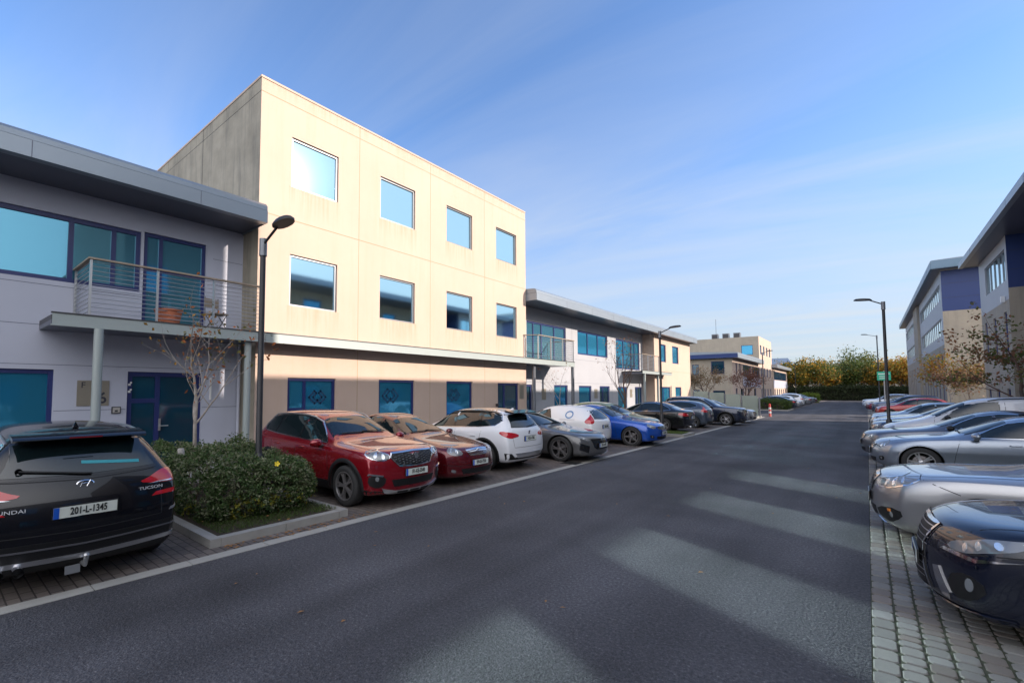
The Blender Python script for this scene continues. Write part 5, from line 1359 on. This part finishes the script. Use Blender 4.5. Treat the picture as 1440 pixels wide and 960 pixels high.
# ---------------------------------------------------------------- right row (noses towards the road, -X)
def nose_at(xn, L): return xn + L / 2
# Lexus-like dark saloon
p_ink = mat('paint_ink', (.004, .006, .016), .25, 0, coat=.9, spec=.4, coatr=.02)
L = 4.57; c = sedan(p_ink, 'nearest black saloon at right with spindle grille and chrome bars over the cobbles', nose_at(.30, L), 6.42, pi, L=L, w=.915, H=1.45, lv=3, P=.40, nose=[.17, .05, 0, -.02, -.01, .04], ax=(1.02, 3.7), lift=(.10, .075, .045, .015), dz=.075, group='cars parked along the street')
c.windows(dlo_sedan(.97, 1), [(2.5, 2.48), (3.32, 3.25)]); c.screen(1.53, 2.2, .68, .53); c.wheels(*W5D); c.mirrors(1.75, .93); c.handles((2.3, 3.1), .8); c.seams([(1.4, 1.5), (2.45, 2.5)], .92); c.wipers(1.53)
g = [(-.36, .74), (0, .755), (.36, .74), (.26, .58), (.40, .26), (0, .23), (-.40, .26), (-.26, .58)]
o = c.part('grille', [(g, c.end(1))], blk, .006, .06)
c.strips('grille_bar', [([(-.33 + abs(q - 5) * 0, .71 - .045 * q), (0, .715 - .045 * q), (.33, .71 - .045 * q)], c.end(1)) for q in range(4)] + [([(-.33, .48 - .05 * q), (.33, .48 - .05 * q)], c.end(1)) for q in range(4)], alloy, .004, .012, parent=o)
c.strips('grille_frame', [(g, c.end(1))], chrome, .010, .016, parent=o, closed=True)
c.pair('headlight', [(.52, .625), (.58, .675), (.82, .70), (1.08, .745), (1.30, .775), (1.26, .72), (1.02, .645), (.76, .61)], 1, lens, inner=[(.80, .655, .034), (.97, .685, .034), (1.12, .715, .026)])
c.pair('running_light', [(.48, .595), (.52, .615), (.95, .60), (1.24, .64), (.95, .575)], 1, chrome, off=.009, sm=0)
c.pair('fog_lamp_recess', [(.58, .44), (.86, .50), (1.06, .43), (.92, .30), (.66, .28)], 1, blk, inner=[(.88, .42, .05)], mi=lens, sm=1)
c.pair('chrome_blade', [(.44, .46), (.50, .47), (.62, .30), (.60, .24), (.52, .26)], 1, chrome, off=.012, sm=0)
c.part('front_lip', [([(-1.2, .21), (-.6, .175), (.6, .175), (1.2, .21), (1.18, .24), (.6, .205), (-.6, .205), (-1.18, .24)], c.end(1))], p_ink, .022, .08); c.plate(1, .46, '161-D-5093')
c.strips('bumper_gap', [([(.50, .64), (.9, .62), (1.25, .67), (1.5, .74)], c.end(1, sg)) for sg in (1, -1)], gap_m, .004, .0015)
0 and c.strips('bonnet_crease', [([(.3, sg * .36), (.8, sg * .46), (1.4, sg * .56)], c.top) for sg in (1, -1)], p_ink, .006, .004)
b = MB(); b.lathe([(.001, .006), (.014, .004), (.016, 0)], 12, 'X'); o = b.build('parking_sensor', blk, c.root); hh = c.cast(c.end(1), (.95, .55), .001); o.location = hh[0]

# silver saloon
p_s9 = paint('warm_silver', (.36, .36, .37), .75, .3)
L = 4.9; c = sedan(p_s9, 'silver saloon with chrome edged headlight beside nearest black saloon at right', nose_at(-.04, L), 9.22, pi, L=L, w=.935, H=1.47, lv=3, P=.32, nose=[.15, .05, .0, 0, .05, .13], r=.34, ax=(1.04, 3.85), lift=(.085, .065, .04, .015), dz=.065)
k = L / 4.7; c.windows(dlo_sedan(k, 1.02), [(2.7, 2.68), (3.6, 3.52)]); c.screen(1.60 * k, 2.33 * k, .70, .55); c.wheels(*W5S); c.mirrors(1.88, .97); c.handles((2.45, 3.35), .83); c.seams([(1.5, 1.6), (2.65, 2.68)], .93); c.wipers(1.60 * k)
g = [(-.30, .76), (0, .775), (.30, .76), (.24, .58), (-.24, .58)]; o = c.part('grille', [(g, c.end(1))], blk, .006, .06)
c.strips('grille_bar', [([(-.28, .745 - .027 * q), (.28, .745 - .027 * q)], c.end(1)) for q in range(6)], chrome, .005, .012, parent=o); c.strips('grille_frame', [(g, c.end(1))], chrome, .012, .014, parent=o, closed=True)
c.pair('headlight', [(.40, .665), (.43, .76), (.72, .79), (1.05, .835), (1.24, .85), (1.20, .78), (.98, .70), (.66, .655)], 1, lens, inner=[(.62, .72, .045), (.84, .745, .05), (1.02, .77, .03)], rim=chrome)
c.pair('lower_intake', [(.44, .43), (.98, .47), (1.02, .36), (.74, .26), (.46, .30)], 1, blk, inner=[(.82, .38, .042)], mi=lens, sm=1)
c.part('lower_intake', [([(-.40, .42), (.40, .42), (.38, .28), (-.38, .28)], c.end(1))], blk, .005, .07); c.plate(1, .50, '11-D-20417')
c.pair('intake_lamp', [(.74, .44), (.82, .446), (.82, .415), (.74, .41)], 1, amber, off=.010, sm=0)
c.strips('bumper_gap', [([(1.24, .80), (1.40, .74), (1.62, .66)], c.end(1, sg)) for sg in (1, -1)] + [([(-1.0, .60), (-.3, .57)], c.end(1))][:0], gap_m, .004, .0015)
0 and c.strips('bonnet_crease', [([(.32, sg * .34), (.8, sg * .50), (1.5, sg * .62)], c.top) for sg in (1, -1)], p_s9, .006, .004)
c.pair('lower_trim', [(.30, .30), (.36, .30), (.46, .22), (.42, .20)], 1, chrome, off=.010, sm=0)

# blue-grey saloon with three pointed grille (Mercedes-like)
p_st = paint('steel_blue', (.26, .30, .36), .7, .3)
L = 4.7; c = sedan(p_st, 'steel blue saloon with door mirror in view, third car along the right row', nose_at(-.02, L), 16.3, pi, L=L, w=.91, H=1.46, P=.36, lv=3, nose=[.20, .07, 0, 0, .03, .1])
c.windows(dlo_sedan(1, 1.012), [(2.6, 2.58), (3.45, 3.38)]); c.screen(1.55, 2.27, .68, .54); c.wheels(*W5S); c.mirrors(1.80, .97); c.handles((2.35, 3.2), .82); c.seams([(1.42, 1.55), (2.55, 2.58)], .93); c.wipers(1.55)
generic_front(c, .67, txt='131-D-6602', hl=[(.44, .62), (.46, .73), (.66, .765), (.98, .81), (1.10, .80), (1.02, .70), (.74, .63)])
c.arch_trim(.02, p_st)
# dark grey saloon
p_dg = paint('graphite', (.12, .13, .16), .6, .3)
L = 4.75; c = sedan(p_dg, 'graphite estate-like saloon with black mirror behind the steel blue saloon', nose_at(-.22, L), 18.8, pi, L=L, w=.92, H=1.50, P=.34)
c.windows(dlo_sedan(4.75 / 4.7, 1.04), [(2.65, 2.62), (3.5, 3.42)]); c.screen(1.57, 2.30, .68, .54); c.wheels(*W5); c.mirrors(1.84, .99, blk); generic_front(c, .70, txt='151-D-3380')
# white van
L = 4.5; T = dict(L=L, w=.91, st=sc_st(VAN, L / 4.45, 1, 1.0), zb=.2, P=.28, Q=.08, ax=(.88, 3.55), r=.33, cowl=1.15)
c = Car(T, paint('white2', (.55, .56, .58), 0, .35), 'white panel van with cab door window, tallest vehicle in the right row', 'van', nose_at(.25, L), 21.4, pi, 'parked_van', group='cars parked along the street')
dv = [(1.38, 1.10), (1.72, 1.42), (1.95, 1.58), (2.35, 1.66), (2.62, 1.67), (2.62, 1.14)]
c.windows(dv, [], trim=None); c.screen(1.20, 1.92, .70, .60); c.wheels(*W7); c.mirrors(1.55, 1.15, blk); c.seams([(1.2, 1.3), (2.72, 2.72)], 1.65, hood=False); c.seams([(3.7, 3.7)], 1.65, hood=False)
[c.part('side_panel', [([(2.80, 1.13), (3.6, 1.13), (3.6, 1.62), (2.80, 1.62)], c.side(sg))], paint('white2', (0, 0, 0)), .004, .15) for sg in (1, -1)]; generic_front(c, .78, txt='142-D-9917'); c.rails(2.4, 4.1, blk, y=.60)
# further
L = 4.65; c = sedan(paint('navy_car', (.03, .045, .09), .5, .28), 'navy saloon next to the white panel van on the right row', nose_at(.0, L), 24.9, pi, L=L, w=.91, H=1.46)
c.windows(dlo_sedan(.99, 1.01), [(2.55, 2.52), (3.42, 3.35)]); c.screen(1.54, 2.25, .68, .54); c.wheels(*W5); c.mirrors(1.8, .95); generic_front(c, .68)
far_car('sedan', (.50, .52, .56), 'pale silver saloon two cars beyond the white panel van', nose_at(.03, 4.65), 27.8, pi, .5)
far_car('hatch', (.42, .50, .55), 'pale blue grey hatchback three cars beyond the white panel van', nose_at(.0, 4.1), 30.9, pi, .5)
far_car('sedan', (.16, .21, .30), 'slate blue saloon fourth beyond the white panel van', nose_at(.05, 4.65), 34.2, pi, .5)
far_car('hatch', (.36, .015, .015), 'bright red hatchback beyond the right lamp post', nose_at(-.05 + .4, 4.1), 47.5, pi, .2)
far_car('suv', (.04, .06, .12), 'dark blue SUV behind the bright red hatchback', nose_at(.2, 4.45), 54.0, pi, .4)
far_car('sedan', (.16, .012, .03), 'maroon saloon far along the right row', nose_at(-.2, 4.65), 61.5, pi, .3)
far_car('suv', (.60, .64, .70), 'white SUV last seen on the right row near the green sign', nose_at(-.55, 4.45), 70.0, pi, .2)
far_car('hatch', (.5, .52, .55), 'silver hatchback far right beyond the white SUV', nose_at(-.4, 4.1), 78.0, pi, .5)
# ================================================================== VEGETATION
def leaf_mat(name, attr=True):
    m = bpy.data.materials.new(name); m.use_nodes = True; nt = m.node_tree; N = nt.nodes; L = nt.links; b = N['Principled BSDF']
    a = N.new('ShaderNodeAttribute'); a.attribute_name = 'col'
    L.new(a.outputs['Color'], b.inputs['Base Color']); b.inputs['Roughness'].default_value = .55; b.inputs['Specular IOR Level'].default_value = .3
    tr = N.new('ShaderNodeBsdfTranslucent'); L.new(a.outputs['Color'], tr.inputs['Color']); mx = N.new('ShaderNodeMixShader'); mx.inputs[0].default_value = .3
    L.new(b.outputs[0], mx.inputs[1]); L.new(tr.outputs[0], mx.inputs[2]); L.new(mx.outputs[0], N['Material Output'].inputs[0])
    return m
leaf_m = leaf_mat('leaves')
bark = mat('bark', (.10, .08, .065), .9, noise=(8, .7, (.05, .04, .035)), bump=(30, .01))
birch = mat('pale_bark', (.36, .32, .28), .8, noise=(9, .8, (.12, .10, .09)))
twig_m = mat('twigs', (.11, .065, .05), .85)
def add_leaf(L_, cols, p, s, rnd, col, long=1.6):
    n = Vector((rnd.gauss(0, 1), rnd.gauss(0, 1), rnd.gauss(.5, 1))).normalized(); u = n.orthogonal().normalized(); a = rnd.random() * 6.28
    u = u * cos(a) + n.cross(u) * sin(a); v = n.cross(u)
    L_.add([p - u * s * long * .5, p + v * s * .42 + n * s * .12, p + u * s * long * .5, p - v * s * .42 + n * s * .12], [(0, 1, 2, 3)])
    k = .8 + .4 * rnd.random(); cols += [(col[0] * k, col[1] * k, col[2] * k)] * 4
def tree(name, label, cat, x, y, h, seed, cols_, nleaf, leaf_s, r0=.07, spread=.55, bark_m=bark, clear=.3, depth=5, group=None, z=0, fan=3, up=.25, lean=(0, 0), spill=.25, twigs=True):
    rnd = random.Random(seed); root = thing(name, label, cat, (x, y, z), 0, group)
    tr = MB(); br = MB(); tips = []
    def grow(p, d, ln, r, lv):
        n = 4; pts = [p]; rad = [r]
        for i in range(n):
            d = (d + Vector((rnd.gauss(0, .12), rnd.gauss(0, .12), up * .12))).normalized(); p = p + d * ln / n; pts.append(p); rad.append(r * (1 - .42 * (i + 1) / n))
        (tr if lv == 0 else br).tube(pts, rad, 8 if lv == 0 else (6 if lv < 3 else 4), cap=False)
        if lv >= depth - 2:
            for q in pts[1:]: tips.append((q, lv))
        if lv < depth:
            k = fan if lv < 3 else 2
            for j in range(k + (1 if lv == 0 else 0)):
                t = rnd.uniform(.45, 1.0) if j else 1.0
                i = min(n, max(1, int(round(t * n)))); q = pts[i]; a = rnd.random() * 6.28
                sd = Vector((cos(a), sin(a), 0)); nd = (d * (1 - spread) + sd * spread + Vector((0, 0, up))).normalized()
                if j == 0: nd = (d + sd * spread * .5).normalized()
                grow(q, nd, ln * rnd.uniform(.62, .80), rad[i] * (.75 if j == 0 else .6), lv + 1)
    trunk_h = h * clear
    p0 = Vector((0, 0, 0)); pts = [p0]; d = Vector((lean[0], lean[1], 1)).normalized()
    for i in range(4): pts.append(pts[-1] + (d + Vector((rnd.gauss(0, .03), rnd.gauss(0, .03), 0))) * trunk_h / 4)
    tr.tube(pts, [r0 * 1.15, r0, r0 * .92, r0 * .86, r0 * .8], 10)
    for j in range(fan + 1):
        a = rnd.random() * 6.28; sd = Vector((cos(a), sin(a), 0)); nd = (d * (1 - spread * .6 * (j > 0)) + sd * spread * (.9 if j else .2)).normalized()
        grow(pts[-1 if j < 2 else -2], nd, h * (1 - clear) * .36, r0 * (.7 if j == 0 else .5), 1)
    zs = [q.z for q, _ in tips]; mxz = max(zs); sc = (h) / mxz
    for b_ in (tr, br): b_.v = [(v[0] * sc, v[1] * sc, v[2] * sc) for v in b_.v]
    tips = [(q * sc, l) for q, l in tips]
    tr.build('trunk', bark_m, root, smooth=True, fix=False); br.build('branches', twig_m if bark_m is not birch else birch, root, smooth=True, fix=False)
    if nleaf:
        lf_ = MB(); lc = []
        cl = {}
        for i in range(nleaf):
            q, l = tips[rnd.randrange(len(tips))]
            key = (round(q.x / (.12 * h)), round(q.y / (.12 * h)), round(q.z / (.12 * h)))
            if key not in cl: cl[key] = cols_[rnd.randrange(len(cols_))]
            cc = cl[key] if rnd.random() < .7 else cols_[rnd.randrange(len(cols_))]
            add_leaf(lf_, lc, q + Vector((rnd.gauss(0, spill), rnd.gauss(0, spill), rnd.gauss(0, spill * .8))), leaf_s * rnd.uniform(.6, 1.3), rnd, cc)
        lf_.build('crown', leaf_m, root, fix=False, cols=lc)
    return root
ORG = [(.34, .11, .03), (.26, .09, .03), (.30, .16, .03), (.12, .11, .03)]
YEL = [(.42, .26, .03), (.30, .20, .03), (.16, .17, .03), (.38, .16, .02)]
GRN = [(.06, .10, .02), (.10, .13, .03), (.04, .07, .02), (.16, .15, .03)]
MIX = [(.20, .17, .02), (.34, .20, .02), (.08, .11, .02), (.42, .22, .02), (.05, .08, .02)]
tree('tree', 'thin pale sapling with a few orange leaves in the near hedge', 'tree', -9.2, 3.35, 3.75, 11, ORG, 330, .05, r0=.035, bark_m=birch, clear=.42, depth=4, fan=3, spread=.55, z=.1, spill=.10, up=.2)
tree('tree', 'bare sapling with thin branches in front of the white wing', 'tree', -8.6, 21.9, 5.0, 21, ORG, 160, .06, r0=.06, clear=.34, depth=5, fan=3, spread=.42, up=.35, z=.1, spill=.1)
tree('tree', 'slim bare sapling beside the first column of the white wing', 'tree', -11.4, 20.8, 3.6, 31, ORG, 60, .05, r0=.025, bark_m=birch, clear=.4, depth=4, fan=2, spread=.5, z=.1, spill=.08)
BR = [(.20, .12, .06), (.14, .10, .05), (.26, .15, .06)]
tree('tree', 'rounded brown leaved tree before the side wall of the far cream wing', 'tree', -14.6, 62, 5.0, 41, BR, 2600, .10, r0=.10, clear=.25, depth=5, fan=3, spread=.62, spill=.25)
tree('tree', 'reddish brown small tree beside the corner of the far cream wing', 'tree', -10.6, 63, 4.6, 43, [(.20, .07, .05), (.15, .08, .05)], 2600, .09, r0=.09, clear=.3, depth=5, fan=3, spread=.55, spill=.22)
tree('tree', 'leaning tree with sparse green and rust leaves before the right building balcony', 'tree', 5.15, 31.5, 5.9, 55, [(.10, .12, .03), (.14, .13, .04), (.24, .11, .05), (.28, .13, .07)], 2600, .10, r0=.075, clear=.32, depth=5, fan=3, spread=.78, up=.12, lean=(-.10, 0), spill=.16)
tree('tree', 'small yellow and orange leaved tree beside the second right building', 'tree', 5.2, 56.5, 5.2, 61, YEL + [(.40, .20, .10)], 3600, .12, r0=.07, clear=.28, depth=5, fan=3, spread=.6, bark_m=birch, spill=.28)
tree('tree', 'pink brown leaved sapling between the right building and the yellow tree', 'tree', 5.1, 46.5, 4.4, 63, [(.30, .17, .10), (.22, .14, .07), (.18, .15, .05)], 900, .10, r0=.05, clear=.3, depth=4, fan=3, spread=.55, bark_m=birch, spill=.25)
# the mass of trees at the end of the road
tt = [(-13.5, 128, 7.2, MIX, 'olive and yellow tree nearest the farthest left wing'), (-10.5, 131, 9.2, MIX, 'tall yellow orange tree left in the clump ending the road'), (-7.6, 129, 8.6, YEL + GRN, 'golden tree in the middle of the clump ending the road'),
      (-4.6, 134, 8.2, GRN, 'green tree right of the golden tree ending the road'), (-1.6, 138, 12.0, GRN, 'tallest pale green tree standing above the clump'), (1.6, 133, 8.4, GRN + YEL, 'green and yellow tree below the tallest pale green tree'),
      (4.8, 128, 9.0, YEL, 'orange yellow tree behind the green sign'), (8.2, 131, 8.6, [(.24, .10, .03), (.30, .13, .03), (.2, .12, .03)], 'rust brown tree right of the green sign')]
for i, (x, y, h, cs, lb) in enumerate(tt):
    tree('tree', lb, 'tree', x, y, h, 70 + i, cs, 6500 if h < 11 else 5200, .27, r0=.16, clear=.10, depth=5, fan=4, spread=.62, group='trees closing the end of the road', spill=.55)
# hedges / shrubs made of leaves on short twigs
def hedge(name, label, cat, x0, x1, y0, y1, z0, z1, n, s, cols_, seed, bumpy=.12, flowers=0, lowcol=None, group=None):
    rnd = random.Random(seed); root = thing(name, label, cat, ((x0 + x1) / 2, (y0 + y1) / 2, z0), 0, group)
    cx, cy = (x0 + x1) / 2, (y0 + y1) / 2; hx, hy, hz = (x1 - x0) / 2, (y1 - y0) / 2, z1 - z0
    ph = [rnd.random() * 6 for _ in range(8)]
    def bump(x, y, z): return bumpy * (sin(x * 3.1 + ph[0]) * cos(y * 3.7 + ph[1]) + .6 * sin(x * 7 + z * 5 + ph[2]) * sin(y * 6.3 + ph[3]) + .4 * sin(13 * y + ph[4] + 11 * z))
    lf_ = MB(); lc = []; st_ = MB()
    # dark twiggy core
    for k in range(int(14 * hx * hy) + 12):
        p = Vector((rnd.uniform(-hx, hx) * .85, rnd.uniform(-hy, hy) * .85, 0)); q = p + Vector((rnd.gauss(0, .2), rnd.gauss(0, .2), hz * rnd.uniform(.6, .95)))
        st_.tube([p, p.lerp(q, .5) + Vector((rnd.gauss(0, .05), rnd.gauss(0, .05), 0)), q], [.012, .009, .004], 4, cap=False)
    st_.build('stems', twig_m, root, fix=False)
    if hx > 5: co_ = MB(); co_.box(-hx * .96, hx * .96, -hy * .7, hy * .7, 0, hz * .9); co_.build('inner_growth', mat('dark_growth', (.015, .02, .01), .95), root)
    k = 0
    while k < n:
        # sample a sprig near the surface
        f = rnd.random(); u, v = rnd.uniform(-1, 1), rnd.uniform(-1, 1)
        ins = 1 - abs(rnd.gauss(0, .10))
        if f < .40: p = Vector((u * hx, v * hy, hz * ins)); nrm = Vector((0, 0, 1))
        elif f < .72: p = Vector((hx * ins, v * hy, hz * rnd.random() ** .85)); nrm = Vector((1, 0, .3))
        elif f < .97: p = Vector((u * hx, -hy * ins if rnd.random() < .7 else hy * ins, hz * rnd.random() ** .85)); nrm = Vector((0, -1 if p.y < 0 else 1, .3))
        else: p = Vector((-hx * ins, v * hy, hz * rnd.random())); nrm = Vector((-1, 0, .3))
        # round the box
        ex, ey, ez = abs(p.x) / hx, abs(p.y) / hy, max(0, p.z / hz)
        rr = (ex ** 5 + ey ** 5 + ez ** 5) ** .2
        if rr > 1: p = Vector((p.x / rr, p.y / rr, p.z / rr))
        if ez < .25: p.x *= .86 + .5 * ez; p.y *= .86 + .5 * ez
        p += nrm * bump(p.x + cx, p.y + cy, p.z)
        ctr = Vector((0, 0, hz * .4)); out = (p - ctr).normalized()
        hgt = p.z / hz
        base = cols_[rnd.randrange(len(cols_))]
        if lowcol and hgt < .45 and rnd.random() < .35 and bump(p.x * 2 + cx, p.y * 2 + cy, 0) > 0: base = lowcol
        m_ = rnd.randint(5, 9)
        for j in range(m_):
            q = p + out * (j * s * .55) + Vector((rnd.gauss(0, s * .6), rnd.gauss(0, s * .6), rnd.gauss(0, s * .6)))
            if q.z < 0.01: q.z = .01
            add_leaf(lf_, lc, q, s * rnd.uniform(.7, 1.2), rnd, base, 1.7)
        k += m_
    lf_.build('foliage', leaf_m, root, fix=False, cols=lc)
    fl = mat('yellow_petal', (.75, .55, .02), .6)
    for i in range(flowers):
        fx = [(1.74, .10, hz * .93), (1.80, -.3, hz * .62), (1.2, .7, hz * .85)][i % 3]; b = MB()
        for a in range(5):
            t = a * 2 * pi / 5; r = .035
            b.add([(0, 0, 0), (.01, r * cos(t - .5), r * sin(t - .5)), (.016, 1.25 * r * cos(t), 1.25 * r * sin(t)), (.01, r * cos(t + .5), r * sin(t + .5))], [(0, 1, 2, 3)])
        o = b.build('flower', fl, root); o.location = fx; o.rotation_euler = (0, -.4, -.5)
    return root
HG = [(.06, .11, .03), (.09, .13, .05), (.13, .16, .075), (.045, .085, .022), (.22, .23, .14)]
hedge('hedge', 'near clipped green shrub hedge in the kerbed island beside the black SUV', 'hedge', -10.3, -6.85, 2.72, 4.42, .08, .94, 42000, .030, HG, 5, .115, flowers=1, lowcol=(.20, .19, .02))
hedge('hedge', 'low far hedge at the junction corner beside the black coupe', 'hedge', -10.0, -6.1, 56.7, 60.0, .08, 1.0, 9000, .07, [(.05, .08, .02), (.07, .10, .02)], 6, .10)
hedge('hedge', 'dark hedge closing the far end of the road under the trees', 'hedge', -14, 9, 123.5, 126.5, 0, 2.6, 26000, .19, [(.035, .05, .018), (.03, .04, .015)], 8, .12)
hedge('shrub', 'small bright green shrub at the end of the far left parking row', 'shrub', -8.6, -6.2, 97, 99.5, 0, 1.4, 2500, .09, [(.16, .22, .03), (.12, .18, .03)], 9, .12)
hedge('shrub', 'low shrub between the silver saloon and the steel blue saloon on the right', 'shrub', 2.2, 4.2, 11.6, 14.2, .08, .55, 7000, .03, HG, 12, .06)
# grass in the islands
def grass(name, x0, x1, y0, y1, n, z, seed, col):
    rnd = random.Random(seed); b = MB(); lc = []
    for i in range(n):
        x, y = rnd.uniform(x0, x1), rnd.uniform(y0, y1); a = rnd.random() * 6.28; h = rnd.uniform(.02, .06); w_ = .004
        lx, ly = rnd.gauss(0, .02), rnd.gauss(0, .02); b.add([(x - w_ * cos(a), y - w_ * sin(a), z), (x + w_ * cos(a), y + w_ * sin(a), z), (x + lx, y + ly, z + h)], [(0, 1, 2)])
        k = rnd.uniform(.6, 1.3); lc += [(col[0] * k, col[1] * k, col[2] * k)] * 3
    struct(b.build(name, leaf_m, fix=False, cols=lc), 'stuff')
grass('grass', -7.6, -6.46, 2.7, 4.5, 4500, .12, 1, (.06, .10, .02))
grass('grass', -8.5, -6.15, 21.9, 23.2, 5000, .12, 2, (.10, .15, .03))
grass('grass', .25, 2.4, 11.4, 14.4, 6000, .12, 3, (.07, .11, .02))
grass('moss_tufts', .9, 1.6, 3.0, 4.2, 900, .0, 4, (.10, .16, .03))
